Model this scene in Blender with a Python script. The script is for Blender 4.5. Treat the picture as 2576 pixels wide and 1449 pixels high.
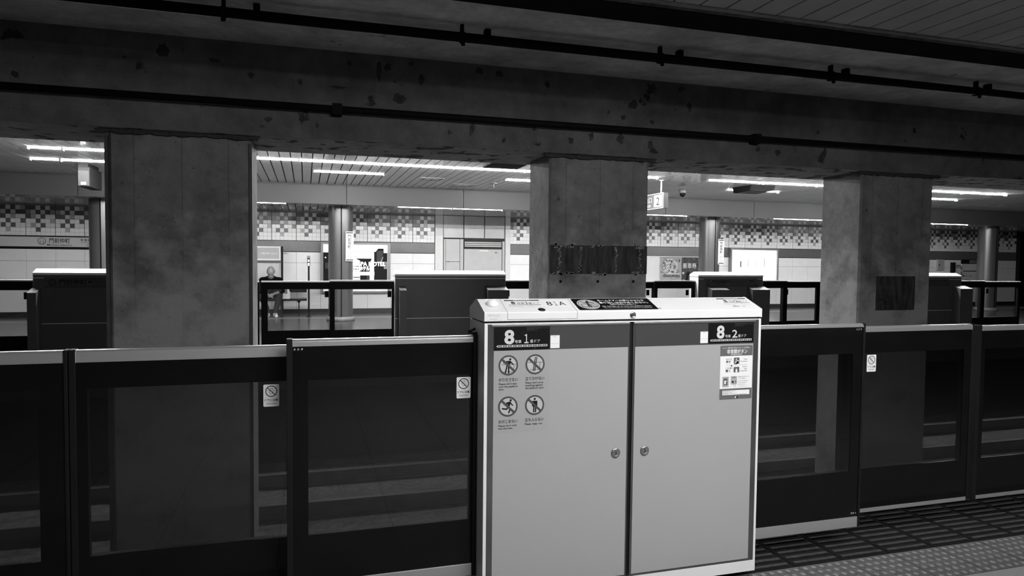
import bpy, math, random
from mathutils import Vector, Matrix
for _o in list(bpy.data.objects): bpy.data.objects.remove(_o)
S = bpy.context.scene
COL = S.collection
# ------------------------------------------------------------------ camera, world, exposure
cam_d = bpy.data.cameras.new('camera'); cam = bpy.data.objects.new('camera', cam_d); COL.objects.link(cam)
YAW, PIT, ROL = math.radians(16.75), math.radians(2.475), math.radians(0.603)
FOC = 1727.0
cam_d.sensor_fit = 'HORIZONTAL'; cam_d.sensor_width = 36.0; cam_d.lens = 36.0 * FOC / 2576.0
cam_d.clip_start = 0.02; cam_d.clip_end = 200
_f = Vector((math.sin(YAW) * math.cos(PIT), math.cos(YAW) * math.cos(PIT), -math.sin(PIT)))
_r0 = Vector((math.cos(YAW), -math.sin(YAW), 0)); _u0 = _r0.cross(_f)
_r = _r0 * math.cos(ROL) + _u0 * math.sin(ROL)
_u = _u0 * math.cos(ROL) - _r0 * math.sin(ROL)
cam.matrix_world = Matrix(((_r.x, _u.x, -_f.x, 0), (_r.y, _u.y, -_f.y, 0), (_r.z, _u.z, -_f.z, 1.55), (0, 0, 0, 1)))
S.camera = cam
wd = bpy.data.worlds.new('world'); S.world = wd; wd.use_nodes = True
wd.node_tree.nodes['Background'].inputs[0].default_value = (0, 0, 0, 1)
wd.node_tree.nodes['Background'].inputs[1].default_value = 0
S.view_settings.view_transform = 'Standard'; S.view_settings.look = 'None'
S.view_settings.exposure = 0.0; S.view_settings.gamma = 1.0
S.view_settings.use_curve_mapping = False
try:
    S.cycles.use_denoising = True
    S.cycles.max_bounces = 10; S.cycles.transparent_max_bounces = 24
    S.cycles.sample_clamp_indirect = 4.0
except Exception: pass
NEAR_LAMP = 265.0      # glow of the ceiling lamps over this platform
FAR_TUBE = 350.0      # glow of the fluorescent tubes under the high ceiling opposite
DOWN_FILL = 8.0     # glow of the added recessed lights that brighten the near cabinet
EDGE_FILL = 250.0     # glow of an added unseen tube row that brightens the far wall
LOW_TUBE = 32.0      # glow of the shaded tubes under the low ceiling opposite

# ------------------------------------------------------------------ materials
MATS = {}
def nodes_of(name):
    m = bpy.data.materials.new(name); m.use_nodes = True
    nt = m.node_tree
    return m, nt, nt.nodes['Principled BSDF']
def gray(name, v, rough=0.5, metal=0.0, var=0.06, scale=6.0, bump=0.0, coat=0.0, stretch=(1, 1, 1), spec=0.5):
    if name in MATS: return MATS[name]
    m, nt, b = nodes_of(name)
    tc = nt.nodes.new('ShaderNodeTexCoord'); mp = nt.nodes.new('ShaderNodeMapping')
    mp.inputs['Scale'].default_value = stretch
    nz = nt.nodes.new('ShaderNodeTexNoise'); nz.inputs['Scale'].default_value = scale; nz.inputs['Detail'].default_value = 5
    cr = nt.nodes.new('ShaderNodeValToRGB')
    lo, hi = v * (1 - var), min(1, v * (1 + var))
    cr.color_ramp.elements[0].position = .3; cr.color_ramp.elements[1].position = .7
    cr.color_ramp.elements[0].color = (lo, lo, lo, 1); cr.color_ramp.elements[1].color = (hi, hi, hi, 1)
    L = nt.links.new
    L(tc.outputs['Object'], mp.inputs['Vector']); L(mp.outputs[0], nz.inputs['Vector']); L(nz.outputs[0], cr.inputs[0]); L(cr.outputs[0], b.inputs['Base Color'])
    b.inputs['Roughness'].default_value = rough; b.inputs['Metallic'].default_value = metal
    b.inputs['Specular IOR Level'].default_value = spec
    if coat: b.inputs['Coat Weight'].default_value = coat; b.inputs['Coat Roughness'].default_value = .03
    if bump:
        bp = nt.nodes.new('ShaderNodeBump'); bp.inputs['Strength'].default_value = bump; bp.inputs['Distance'].default_value = .01
        L(nz.outputs[0], bp.inputs['Height']); L(bp.outputs[0], b.inputs['Normal'])
    MATS[name] = m; return m
def glow(name, v, strength):
    if name in MATS: return MATS[name]
    m, nt, b = nodes_of(name)
    b.inputs['Base Color'].default_value = (v, v, v, 1); b.inputs['Roughness'].default_value = .4; b.inputs['Specular IOR Level'].default_value = .05
    b.inputs['Emission Color'].default_value = (v, v, v, 1); b.inputs['Emission Strength'].default_value = strength
    MATS[name] = m; return m
def glass(name, tint, ior):
    m, nt, b = nodes_of(name); nt.nodes.remove(b); L = nt.links.new
    out = nt.nodes['Material Output']
    tr = nt.nodes.new('ShaderNodeBsdfTransparent'); tr.inputs[0].default_value = (tint, tint, tint, 1)
    gl = nt.nodes.new('ShaderNodeBsdfGlossy'); gl.inputs['Roughness'].default_value = 0.0
    fr = nt.nodes.new('ShaderNodeFresnel'); fr.inputs['IOR'].default_value = ior      # both faces of the pane act as one reflection
    ge = nt.nodes.new('ShaderNodeNewGeometry'); iv = nt.nodes.new('ShaderNodeMath'); iv.operation = 'SUBTRACT'; iv.inputs[0].default_value = 1; L(ge.outputs['Backfacing'], iv.inputs[1])
    ml = nt.nodes.new('ShaderNodeMath'); ml.operation = 'MULTIPLY'; L(fr.outputs[0], ml.inputs[0]); L(iv.outputs[0], ml.inputs[1])
    mx = nt.nodes.new('ShaderNodeMixShader')
    L(ml.outputs[0], mx.inputs[0]); L(tr.outputs[0], mx.inputs[1]); L(gl.outputs[0], mx.inputs[2]); L(mx.outputs[0], out.inputs[0])
    MATS[name] = m; return m
def concrete(name, v, dark, streak=0.0, seed=0.0, spot=0.66, form=0.6, pale=0.0):
    m, nt, b = nodes_of(name); L = nt.links.new
    tc = nt.nodes.new('ShaderNodeTexCoord')
    mp = nt.nodes.new('ShaderNodeMapping'); mp.inputs['Location'].default_value = (seed, seed * .7, seed * .3); L(tc.outputs['Object'], mp.inputs[0])
    def noise(sc, det, rough=.6, src=mp):
        n = nt.nodes.new('ShaderNodeTexNoise'); n.inputs['Scale'].default_value = sc; n.inputs['Detail'].default_value = det
        n.inputs['Roughness'].default_value = rough; L(src.outputs[0], n.inputs['Vector']); return n
    def ramp(a, c0, bb, c1, src):
        r = nt.nodes.new('ShaderNodeValToRGB'); e = r.color_ramp.elements
        e[0].position = a; e[1].position = bb; e[0].color = (c0,) * 3 + (1,); e[1].color = (c1,) * 3 + (1,); L(src, r.inputs[0]); return r
    def mul(a, c):
        x = nt.nodes.new('ShaderNodeMix'); x.data_type = 'RGBA'; x.blend_type = 'MULTIPLY'; x.inputs[0].default_value = 1
        L(a, x.inputs[6]); L(c, x.inputs[7]); return x.outputs[2]
    big = ramp(.3, v * .62, .72, v * 1.25, noise(1.6, 6).outputs[0])
    mid = ramp(.35, .78, .65, 1.12, noise(7, 8, .7).outputs[0])
    col = mul(big.outputs[0], mid.outputs[0])
    sp = ramp(spot, 1.0, spot + .03, dark, noise(5.2, 3, .5).outputs[0]); col = mul(col, sp.outputs[0])
    pits = noise(38, 2, .5); pr = ramp(.72, 1.0, .76, .35, pits.outputs[0]); col = mul(col, pr.outputs[0])
    if form:   # formwork board joints running up the face
        sx = nt.nodes.new('ShaderNodeSeparateXYZ'); L(tc.outputs['Object'], sx.inputs[0])
        a = nt.nodes.new('ShaderNodeMath'); a.operation = 'PINGPONG'; a.inputs[1].default_value = form / 2; L(sx.outputs[0], a.inputs[0])
        fr_ = ramp(.002, .72, .008, 1.0, a.outputs[0]); col = mul(col, fr_.outputs[0])
    if pale:   # whitish mottled patches, graded so extra light is painted on the lower half
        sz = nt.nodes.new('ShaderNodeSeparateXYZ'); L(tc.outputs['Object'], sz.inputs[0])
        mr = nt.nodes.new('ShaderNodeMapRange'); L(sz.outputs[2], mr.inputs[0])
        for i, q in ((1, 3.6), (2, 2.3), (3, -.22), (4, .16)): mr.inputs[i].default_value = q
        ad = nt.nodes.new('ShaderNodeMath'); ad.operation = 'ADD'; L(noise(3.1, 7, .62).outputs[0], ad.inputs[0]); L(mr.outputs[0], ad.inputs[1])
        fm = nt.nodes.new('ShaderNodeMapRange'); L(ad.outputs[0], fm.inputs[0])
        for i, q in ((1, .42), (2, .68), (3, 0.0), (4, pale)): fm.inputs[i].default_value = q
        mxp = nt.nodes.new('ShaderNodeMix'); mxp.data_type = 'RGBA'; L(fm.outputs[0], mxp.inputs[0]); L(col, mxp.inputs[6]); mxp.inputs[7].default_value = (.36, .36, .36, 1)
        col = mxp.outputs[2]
    L(col, b.inputs['Base Color']); b.inputs['Roughness'].default_value = .85; b.inputs['Specular IOR Level'].default_value = .25
    bp = nt.nodes.new('ShaderNodeBump'); bp.inputs['Strength'].default_value = .55; bp.inputs['Distance'].default_value = .02
    hs = nt.nodes.new('ShaderNodeMath'); hs.operation = 'ADD'; L(noise(11, 9, .65).outputs[0], hs.inputs[0]); L(pr.outputs[0], hs.inputs[1])
    L(hs.outputs[0], bp.inputs['Height']); L(bp.outputs[0], b.inputs['Normal'])
    MATS[name] = m; return m
def tiled_floor(name, v, tx, ty, joint=.35, rough=.35, jw=.004, speck=.12, offx=0., offy=0.):
    m, nt, b = nodes_of(name); L = nt.links.new
    tc = nt.nodes.new('ShaderNodeTexCoord'); sx = nt.nodes.new('ShaderNodeSeparateXYZ'); L(tc.outputs['Object'], sx.inputs[0])
    def math_(op, a, c):
        n = nt.nodes.new('ShaderNodeMath'); n.operation = op
        for i, q in ((0, a), (1, c)):
            if q is None: continue
            if isinstance(q, (int, float)): n.inputs[i].default_value = q
            else: L(q, n.inputs[i])
        return n.outputs[0]
    def line(o, per, off): return math_('LESS_THAN', math_('PINGPONG', math_('ADD', o, off), per / 2), jw)
    j = math_('MAXIMUM', line(sx.outputs[0], tx, offx), line(sx.outputs[1], ty, offy))
    nz = nt.nodes.new('ShaderNodeTexNoise'); nz.inputs['Scale'].default_value = 90; nz.inputs['Detail'].default_value = 2; L(tc.outputs['Object'], nz.inputs['Vector'])
    n2 = nt.nodes.new('ShaderNodeTexNoise'); n2.inputs['Scale'].default_value = 1.7; n2.inputs['Detail'].default_value = 5; L(tc.outputs['Object'], n2.inputs['Vector'])
    s = math_('ADD', math_('MULTIPLY', nz.outputs[0], speck * 2), math_('MULTIPLY', n2.outputs[0], .3))
    val = math_('MULTIPLY', v, math_('ADD', s, 1 - speck - .15))
    val = math_('MULTIPLY', val, math_('SUBTRACT', 1.0, math_('MULTIPLY', j, 1 - joint)))
    cb = nt.nodes.new('ShaderNodeCombineColor')
    for i in range(3): L(val, cb.inputs[i])
    L(cb.outputs[0], b.inputs['Base Color']); b.inputs['Roughness'].default_value = rough; b.inputs['Specular IOR Level'].default_value = .3
    MATS[name] = m; return m

white = gray('painted_white_steel', .78, .35, var=.02)
cabinet_white = gray('cabinet_white', .76, .32, var=.025, scale=3)
door_glass = gray('pale_glass_face', .365, .3, var=.015, coat=.6, scale=2)
band_gray = gray('gray_glass_band', .052, .3, var=.04, coat=.5)
steel = gray('brushed_steel', .36, .32, .85, var=.12, scale=30, stretch=(.3, .3, 8))
edge_steel = gray('dark_steel_edge', .17, .3, .8, var=.25, scale=5, stretch=(1, 1, .6))
alu = gray('anodised_aluminium', .62, .33, .75, var=.06, scale=20, stretch=(.1, 1, 1))
black_gloss = gray('black_printed_glass', .005, .06, var=.2, spec=.2)
black = gray('black_frame', .004, .5, var=.3, spec=.1)
rubber = gray('black_rubber', .008, .6, var=.2, spec=.2)
chrome = gray('chrome', .6, .18, 1.0, var=.08, scale=40)
ink = gray('black_ink', .012, .6, var=.1, spec=.12)
ink_gray = gray('gray_ink', .09, .5, var=.05)
sign_black = gray('black_sign_film', .006, .4, var=.1, spec=.2)
paper = gray('white_label', .80, .4, var=.015)
sign_gray = gray('gray_sign_print', .12, .4, var=.03)
sign_mid = gray('mid_gray_sign_print', .2, .4, var=.03)
silver_ink = gray('silver_print', .6, .4, var=.03)
mark_white = gray('clear_white_disc', .47, .4, var=.02)
near_glass = glass('tinted_barrier_glass', .43, 1.72)
far_glass = glass('clear_barrier_glass', .82, 1.6)
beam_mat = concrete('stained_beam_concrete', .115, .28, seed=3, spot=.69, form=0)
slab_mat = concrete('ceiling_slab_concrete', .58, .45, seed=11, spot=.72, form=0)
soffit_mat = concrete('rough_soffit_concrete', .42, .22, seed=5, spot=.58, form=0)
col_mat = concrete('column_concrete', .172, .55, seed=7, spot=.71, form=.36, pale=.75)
chip_mat = gray('spalled_concrete', .03, .9, var=.5, scale=20, bump=.6)
scar_mat = gray('bare_grimy_patch', .028, .8, var=.9, scale=9, bump=.4, stretch=(2.5, 1, .5))
scar_paint = gray('paint_remnants', .2, .8, var=.6, scale=30)
pipe_mat = gray('black_painted_pipe', .004, .7, var=.3, spec=.1)
dark_void = gray('dull_black', .006, .9, var=.3, spec=.1)  # plain near-black: slat gap backing, track walls, duct, column cores, ceiling opening
track_mat = gray('track_ballast', .12, .95, var=.6, scale=18, bump=1.0)
rail_mat = gray('rail_steel', .2, .4, .8, var=.2)

# ------------------------------------------------------------------ mesh helpers
class MB:
    """collects faces in world coordinates and links them as ONE mesh object"""
    def __init__(s): s.v, s.f, s.m, s.smooth = [], [], [], []
    def face(s, pts, mi=0, sm=False):
        n = len(s.v); s.v += [tuple(p) for p in pts]; s.f.append(tuple(range(n, n + len(pts)))); s.m.append(mi); s.smooth.append(sm)
    def box(s, x0, x1, y0, y1, z0, z1, mi=0):
        n = len(s.v)
        s.v += [(x, y, z) for z in (z0, z1) for y in (y0, y1) for x in (x0, x1)]
        for q in ((0, 2, 3, 1), (4, 5, 7, 6), (0, 1, 5, 4), (2, 6, 7, 3), (0, 4, 6, 2), (1, 3, 7, 5)):
            s.f.append(tuple(n + i for i in q)); s.m.append(mi); s.smooth.append(False)
        return s
    def prism(s, poly, axis, a0, a1, mi=0):
        """poly: list of 2-D points in the two other axes, extruded along axis"""
        def P(p, a):
            return {'x': (a, p[0], p[1]), 'y': (p[0], a, p[1]), 'z': (p[0], p[1], a)}[axis]
        n = len(s.v); k = len(poly)
        s.v += [P(p, a0) for p in poly] + [P(p, a1) for p in poly]
        s.f += [tuple(n + i for i in range(k)), tuple(n + k + i for i in reversed(range(k)))]
        s.m += [mi, mi]; s.smooth += [False, False]
        for i in range(k):
            j = (i + 1) % k; s.f.append((n + i, n + j, n + k + j, n + k + i)); s.m.append(mi); s.smooth.append(False)
        return s
    def tube(s, p0, p1, r0, r1=None, n=16, mi=0, caps=True):
        r1 = r0 if r1 is None else r1
        a, b = Vector(p0), Vector(p1); d = (b - a).normalized()
        u = d.orthogonal().normalized(); w = d.cross(u); k = len(s.v)
        for c, r in ((a, r0), (b, r1)):
            for i in range(n):
                t = 2 * math.pi * i / n; s.v.append(tuple(c + u * (r * math.cos(t)) + w * (r * math.sin(t))))
        for i in range(n):
            j = (i + 1) % n; s.f.append((k + i, k + j, k + n + j, k + n + i)); s.m.append(mi); s.smooth.append(True)
        if caps:
            s.f += [tuple(k + i for i in reversed(range(n))), tuple(k + n + i for i in range(n))]; s.m += [mi, mi]; s.smooth += [False, False]
        return s
    def lathe(s, c, prof, n=24, mi=0, axis=(0, 0, 1)):
        """prof: (radius, height) pairs along axis from c"""
        d = Vector(axis).normalized(); u = d.orthogonal().normalized(); w = d.cross(u); c = Vector(c); k = len(s.v)
        for r, h in prof:
            for i in range(n):
                t = 2 * math.pi * i / n; s.v.append(tuple(c + d * h + u * (r * math.cos(t)) + w * (r * math.sin(t))))
        for q in range(len(prof) - 1):
            for i in range(n):
                j = (i + 1) % n; s.f.append((k + q * n + i, k + q * n + j, k + (q + 1) * n + j, k + (q + 1) * n + i)); s.m.append(mi); s.smooth.append(True)
        s.f += [tuple(k + i for i in reversed(range(n))), tuple(k + (len(prof) - 1) * n + i for i in range(n))]; s.m += [mi, mi]; s.smooth += [False, False]
        return s
    def ball(s, c, rx, ry=None, rz=None, nu=14, nv=9, mi=0):
        ry = rx if ry is None else ry; rz = rx if rz is None else rz; k = len(s.v)
        for a in range(nv + 1):
            ph = math.pi * a / nv
            for i in range(nu):
                t = 2 * math.pi * i / nu
                s.v.append((c[0] + rx * math.sin(ph) * math.cos(t), c[1] + ry * math.sin(ph) * math.sin(t), c[2] + rz * math.cos(ph)))
        for a in range(nv):
            for i in range(nu):
                j = (i + 1) % nu; s.f.append((k + a * nu + i, k + (a + 1) * nu + i, k + (a + 1) * nu + j, k + a * nu + j)); s.m.append(mi); s.smooth.append(True)
        return s
    def limb(s, pts, rs, n=12):
        for i in range(len(pts) - 1): s.tube(pts[i], pts[i + 1], rs[i], rs[i + 1], n, caps=True)
        for p, r in zip(pts, rs): s.ball(p, r, nu=12, nv=8)
        return s
    def build(s, name, mat, parent=None, bevel=0.0):
        org = Vector((0, 0, 0))
        if parent is not None:
            q = parent
            while q is not None: org += q.location; q = q.parent
        me = bpy.data.meshes.new(name)
        me.from_pydata([(x - org.x, y - org.y, z - org.z) for x, y, z in s.v], [], s.f)
        for mt in (mat if isinstance(mat, (list, tuple)) else [mat]): me.materials.append(mt)
        me.polygons.foreach_set('material_index', s.m); me.polygons.foreach_set('use_smooth', s.smooth); me.update()
        o = bpy.data.objects.new(name, me); COL.objects.link(o)
        if parent is not None: o.parent = parent
        if bevel:
            b = o.modifiers.new('bevel', 'BEVEL'); b.width = bevel; b.segments = 2; b.limit_method = 'ANGLE'; b.angle_limit = math.radians(40)
        return o
def box(name, mat, x0, x1, y0, y1, z0, z1, parent=None, bevel=0.0): return MB().box(x0, x1, y0, y1, z0, z1).build(name, mat, parent, bevel)
def thing(name, label, cat, loc, group=None):
    o = bpy.data.objects.new(name, None); COL.objects.link(o); o.location = loc; o.empty_display_size = .1
    o['label'] = label; o['category'] = cat
    if group: o['group'] = group
    return o
def tag(o, label, cat, group=None):
    o['label'] = label; o['category'] = cat
    if group: o['group'] = group
    return o
def struct(o): o['kind'] = 'structure'; return o
def lab(o, s): o['label'] = s; return o

_cache = {}
def glyphs(txt, bold):
    key = (txt, bold)
    if key in _cache: return _cache[key]
    cu = bpy.data.curves.new('lettering', 'FONT'); cu.body = txt; cu.resolution_u = 3; cu.offset = bold
    o = bpy.data.objects.new('lettering', cu); COL.objects.link(o)
    dg = bpy.context.evaluated_depsgraph_get(); me = o.evaluated_get(dg).to_mesh()
    v = [(p.co.x, p.co.y) for p in me.vertices]; f = [tuple(p.vertices) for p in me.polygons]
    o.evaluated_get(dg).to_mesh_clear(); bpy.data.objects.remove(o); bpy.data.curves.remove(cu)
    _cache[key] = (v, f); return v, f
class Face2D:
    """a flat sheet of print on a plane: origin o, right u, up v, outward n"""
    def __init__(s, o, u, v, lift=.0006):
        s.o, s.u, s.v = Vector(o), Vector(u).normalized(), Vector(v).normalized(); s.n = s.u.cross(s.v); s.lift = lift; s.mb = MB()
    def P(s, a, b, k): return s.o + s.u * a + s.v * b + s.n * (s.lift * k)
    def poly(s, pts, mi=0, k=1): s.mb.face([s.P(a, b, k) for a, b in pts], mi)
    def rect(s, a0, a1, b0, b1, mi=0, k=1, r=0.0):
        if r <= 0: return s.poly([(a0, b0), (a1, b0), (a1, b1), (a0, b1)], mi, k)
        pts = []
        for cx, cy, t0 in ((a1 - r, b0 + r, -90), (a1 - r, b1 - r, 0), (a0 + r, b1 - r, 90), (a0 + r, b0 + r, 180)):
            for i in range(5):
                t = math.radians(t0 + 22.5 * i); pts.append((cx + r * math.cos(t), cy + r * math.sin(t)))
        s.poly(pts, mi, k)
    def disc(s, a, b, r, mi=0, k=1, n=28, ry=None):
        ry = r if ry is None else ry
        s.poly([(a + r * math.cos(2 * math.pi * i / n), b + ry * math.sin(2 * math.pi * i / n)) for i in range(n)], mi, k)
    def ring(s, a, b, r0, r1, mi=0, k=1, n=36):
        for i in range(n):
            t0, t1 = 2 * math.pi * i / n, 2 * math.pi * (i + 1) / n
            s.poly([(a + r * math.cos(t), b + r * math.sin(t)) for r, t in ((r0, t0), (r1, t0), (r1, t1), (r0, t1))], mi, k)
    def stroke(s, pts, w, mi=0, k=1, round_=True):
        for (x0, y0), (x1, y1) in zip(pts[:-1], pts[1:]):
            L = math.hypot(x1 - x0, y1 - y0) or 1e-6; px, py = -(y1 - y0) / L * w / 2, (x1 - x0) / L * w / 2
            s.poly([(x0 - px, y0 - py), (x1 - px, y1 - py), (x1 + px, y1 + py), (x0 + px, y0 + py)], mi, k)
        if round_:
            for x, y in pts: s.disc(x, y, w / 2, mi, k, 10)
    def text(s, txt, a, b, h, mi=0, k=2, w=None, align='l', bold=0.0, vertical=False):
        """baseline-left at (a,b); h = em height of a full-width character; w squeezes the line to that width"""
        v, f = glyphs(txt, bold)
        if not v: return
        x0 = min(p[0] for p in v); x1 = max(p[0] for p in v)
        sx = h if w is None else w / (x1 - x0)
        sh = {'l': 0, 'c': -(x1 - x0) * sx / 2, 'r': -(x1 - x0) * sx}[align]
        base = len(s.mb.v)
        s.mb.v += [tuple(s.P(a + sh + (p[0] - x0) * sx, b + p[1] * h, k)) for p in v]
        for q in f:
            s.mb.f.append(tuple(base + i for i in q)); s.mb.m.append(mi); s.mb.smooth.append(False)
    def build(s, name, mats, parent): return s.mb.build(name, mats, parent)

# ================================================================== THE SETTING
# --- near platform floor (front part tactile), built as slabs
nf = tiled_floor('near_floor_tile', .20, .62, .62, joint=.4, rough=.3, offx=.14, offy=.2)
struct(box('floor', nf, -7, 13, -6.4, 2.855, -.25, 0))
struct(box('floor_edge', gray('edge_coping', .06, .6, var=.3, scale=12), -7, 13, 2.855, 3.55, -.25, -.004))
tb = MB(); td = MB()
tact = gray('shaded_tactile_tile', .009, .95, var=.25, scale=25, spec=.04); worn = gray('worn_shaded_bar_top', .036, .8, var=.3, scale=25, spec=.1)  # both tones darkened, so the shadow on this strip is in the colour
for r in range(2):                      # bar tiles under the barrier
    for c in range(-4, 20):
        x0, y0 = -.02 + c * .30, 2.86 + r * .30
        tb.box(x0 + .003, x0 + .297, y0 + .003, y0 + .297, -.004, 0)
        for k in range(5): tb.box(x0 + .02, x0 + .28, y0 + .028 + k * .06, y0 + .048 + k * .06, 0, .004, 1)
struct(tb.build('floor_tactile_bars', [tact, worn]))
for c in range(-4, 20):                 # dot tiles on the walking side
    x0 = -.02 + c * .30
    td.box(x0 + .003, x0 + .297, 2.55, 2.85, 0, .003)
    for i in range(6):
        for j in range(6): td.lathe((x0 + .028 + i * .049, 2.575 + j * .049, .003), [(.015, 0), (.013, .003), (.008, .0045)], 8, 1)
struct(td.build('floor_tactile_dots', [gray('tactile_dot_tile', .075, .8, var=.2, scale=25, spec=.1), gray('worn_dot_top', .15, .6, var=.2, scale=25, spec=.2)]))
struct(box('wall_track_near', dark_void, -7, 13, 3.43, 3.55, -1.25, -.251))
struct(box('floor_track', track_mat, -9, 26, 3.55, 9.7, -1.4, -1.25))
struct(box('wall_track_far', dark_void, -9, 26, 9.7, 9.85, -1.25, -.251))
for y in (4.55, 5.62, 7.6, 8.67):
    r_ = MB().box(-9, 26, y - .06, y + .06, -1.25, -1.235).box(-9, 26, y - .012, y + .012, -1.235, -1.13).box(-9, 26, y - .033, y + .033, -1.13, -1.09)
    tag(r_.build('track_rail', rail_mat), {4.55: 'steel running rail nearest the near platform edge, in the dark track bed', 5.62: 'steel running rail on the near side of the concrete columns',
        7.6: 'steel running rail just behind the concrete columns', 8.67: 'steel running rail nearest the opposite platform edge'}[y], 'rail')
struct(box('wall_near', gray('near_wall_panel', .5, .3, var=.05), -7, 13, -6.6, -6.4, -.25, 3.3))
# --- near ceiling: slats across the platform, edge trim, slab, beam
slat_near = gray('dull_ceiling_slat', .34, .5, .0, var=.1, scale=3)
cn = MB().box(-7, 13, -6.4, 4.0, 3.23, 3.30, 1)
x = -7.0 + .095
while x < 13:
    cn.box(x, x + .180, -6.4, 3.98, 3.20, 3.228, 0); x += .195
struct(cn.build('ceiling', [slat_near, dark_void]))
struct(MB().box(-7, 13, 3.985, 4.03, 3.19, 3.31).build('trim_1', gray('ceiling_edge_trim', .16, .4, .3, var=.3, scale=14), None, .004))
struct(MB().box(-7, 13, 4.04, 4.10, 3.20, 3.31).build('trim_2', gray('ceiling_edge_rough', .05, .9, var=.8, scale=18, bump=.6)))
struct(MB().box(-7, 13, -6.4, 6.22, 3.33, 3.6).build('ceiling_slab_near', slab_mat))
struct(MB().box(-9, 26, 7.12, 20, 3.36, 3.6).build('ceiling_slab_far', slab_mat))
rnd = random.Random(4)
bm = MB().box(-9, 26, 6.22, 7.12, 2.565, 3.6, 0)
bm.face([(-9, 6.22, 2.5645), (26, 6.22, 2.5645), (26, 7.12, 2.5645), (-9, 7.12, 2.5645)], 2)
def chip(x, z, w, h, mi=1):            # shallow irregular spalled places on the beam face
    n = 14; pts = []
    for i in range(n):
        t = 2 * math.pi * i / n; k = rnd.uniform(.55, 1.15)
        pts.append((x + w / 2 * k * math.cos(t), z + h / 2 * k * math.sin(t)))
    bm.prism(pts, 'y', 6.217, 6.2205, mi)
for a in ((.63, 3.19, .05, .26), (.70, 3.23, .07, .07), (.81, 2.965, .14, .09), (.91, 3.28, .06, .05), (1.54, 3.27, .09, .08), (1.73, 3.26, .07, .07), (1.47, 2.73, .06, .14),
          (1.26, 2.69, .05, .05), (.37, 3.23, .05, .06), (.27, 3.02, .16, .03), (3.1, 3.08, .1, .1), (3.3, 3.25, .12, .12), (3.73, 3.1, .06, .11), (3.63, 3.27, .08, .06), (2.66, 2.74, .06, .09),
          (2.97, 2.745, .09, .12), (3.31, 2.92, .06, .05), (6.62, 3.05, .06, .07), (-1.1, 3.2, .1, .12), (-.72, 3.16, .09, .05), (3.0, 2.95, .05, .06), (4.55, 2.72, .06, .06), (4.8, 2.7, .07, .08),
          (2.45, 2.69, .07, .06), (3.3, 2.69, .08, .08), (5.3, 2.95, .05, .06), (-.3, 2.7, .07, .05), (.1, 2.68, .04, .05), (1.0, 3.15, .05, .1), (2.2, 3.2, .05, .07)): chip(*a)
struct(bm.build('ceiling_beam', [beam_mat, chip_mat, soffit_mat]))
duct = MB().box(-7, 13, 4.13, 4.42, 3.205, 3.325)
tag(duct.build('cable_duct', dark_void), 'long black cable duct under the slab along the slatted ceiling edge', 'duct')
# --- far platform
ff = tiled_floor('far_floor_tile', .06, .60, .60, joint=.4, rough=.22, speck=.06)
ff2 = tiled_floor('far_floor_back', .07, .60, .60, joint=.6, rough=.2, speck=.1)
ff3 = gray('pale_guide_strip', .24, .3, var=.04)
struct(box('floor_far', ff, -9, 26, 9.7, 17.72, -.25, 0))
struct(box('floor_far_strip', ff3, -9, 26, 17.72, 18.22, -.25, 0))
struct(box('floor_far_back', ff2, -9, 26, 18.22, 19.6, -.25, 0))
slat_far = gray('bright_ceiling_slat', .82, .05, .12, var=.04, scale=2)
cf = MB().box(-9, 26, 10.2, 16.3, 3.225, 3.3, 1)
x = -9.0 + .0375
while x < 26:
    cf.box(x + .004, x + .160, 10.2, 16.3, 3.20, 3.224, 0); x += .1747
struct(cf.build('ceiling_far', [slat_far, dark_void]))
cl = MB().box(-9, 26, 16.42, 19.5, 2.785, 2.83, 1)
x = -9.0 + .0375
while x < 26:
    cl.box(x + .004, x + .161, 16.42, 19.42, 2.76, 2.784, 0); x += .1747
struct(cl.build('ceiling_far_low', [slat_far, dark_void]))
fas = MB(); seams = [-9, -7.2, -4.52, -1.80, .91, 3.66, 6.4, 9.13, 11.86, 14.6, 17.0, 19.46, 22.2, 26]
for a, b in zip(seams[:-1], seams[1:]): fas.box(a + .006, b - .006, 16.30, 16.42, 2.745, 3.33)
struct(fas.build('trim_3', gray('fascia_panel', .065, .45, 0, var=.03, scale=1, spec=.25)))
# wall: dark backing, mosaic band, gray band, white panels, base
struct(box('wall_back', gray('wall_backing', .03, .8, var=.2), -9, 26, 19.46, 19.75, -.25, 3.36))
P1 = ['DDLDLD', 'MLDLDM', 'DMLDLL', 'LLDLLM', 'LMLDLL', 'LLDLLL', 'LLLLLL']
P2 = ['DDLDLM', 'MLDLDD', 'DDLMLL', 'LLDLLD', 'LDLDLL', 'LLMLLL', 'LLLLLL']
tw = MB(); gb = MB(); wp = MB(); bb = MB()
def panel(xa, xb, odd):
    pat = P1 if odd else P2; dx = (xb - xa) / 6; dz = (2.714 - 1.968) / 7
    tw.box(xa + .004, xb - .004, 19.425, 19.455, 1.968, 2.76, 3)
    for r in range(7):
        for c in range(6):
            ch = pat[r][c]
            x0, x1 = xa + .006 + c * (dx - .002), xa + .006 + (c + 1) * (dx - .002) - .004
            z1 = 2.714 - r * dz; tw.box(x0, x1, 19.415, 19.4249, z1 - dz + .004, z1, {'L': 0, 'M': 1, 'D': 2}[ch])
    gb.box(xa, xb, 19.41, 19.455, 1.672, 1.955)
    wp.box(xa + .003, xb - .003, 19.405, 19.455, 1.370, 1.655); wp.box(xa + .003, xb - .003, 19.405, 19.455, .118, 1.364)
    bb.box(xa, xb, 19.39, 19.455, 0, .11)
k = -13
xs = .393 + .627 * -13
while xs < 3.5: panel(xs, xs + .627, k % 2 != 0); k += 1; xs = .393 + .627 * k
q = 0; xs = 5.765
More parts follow.
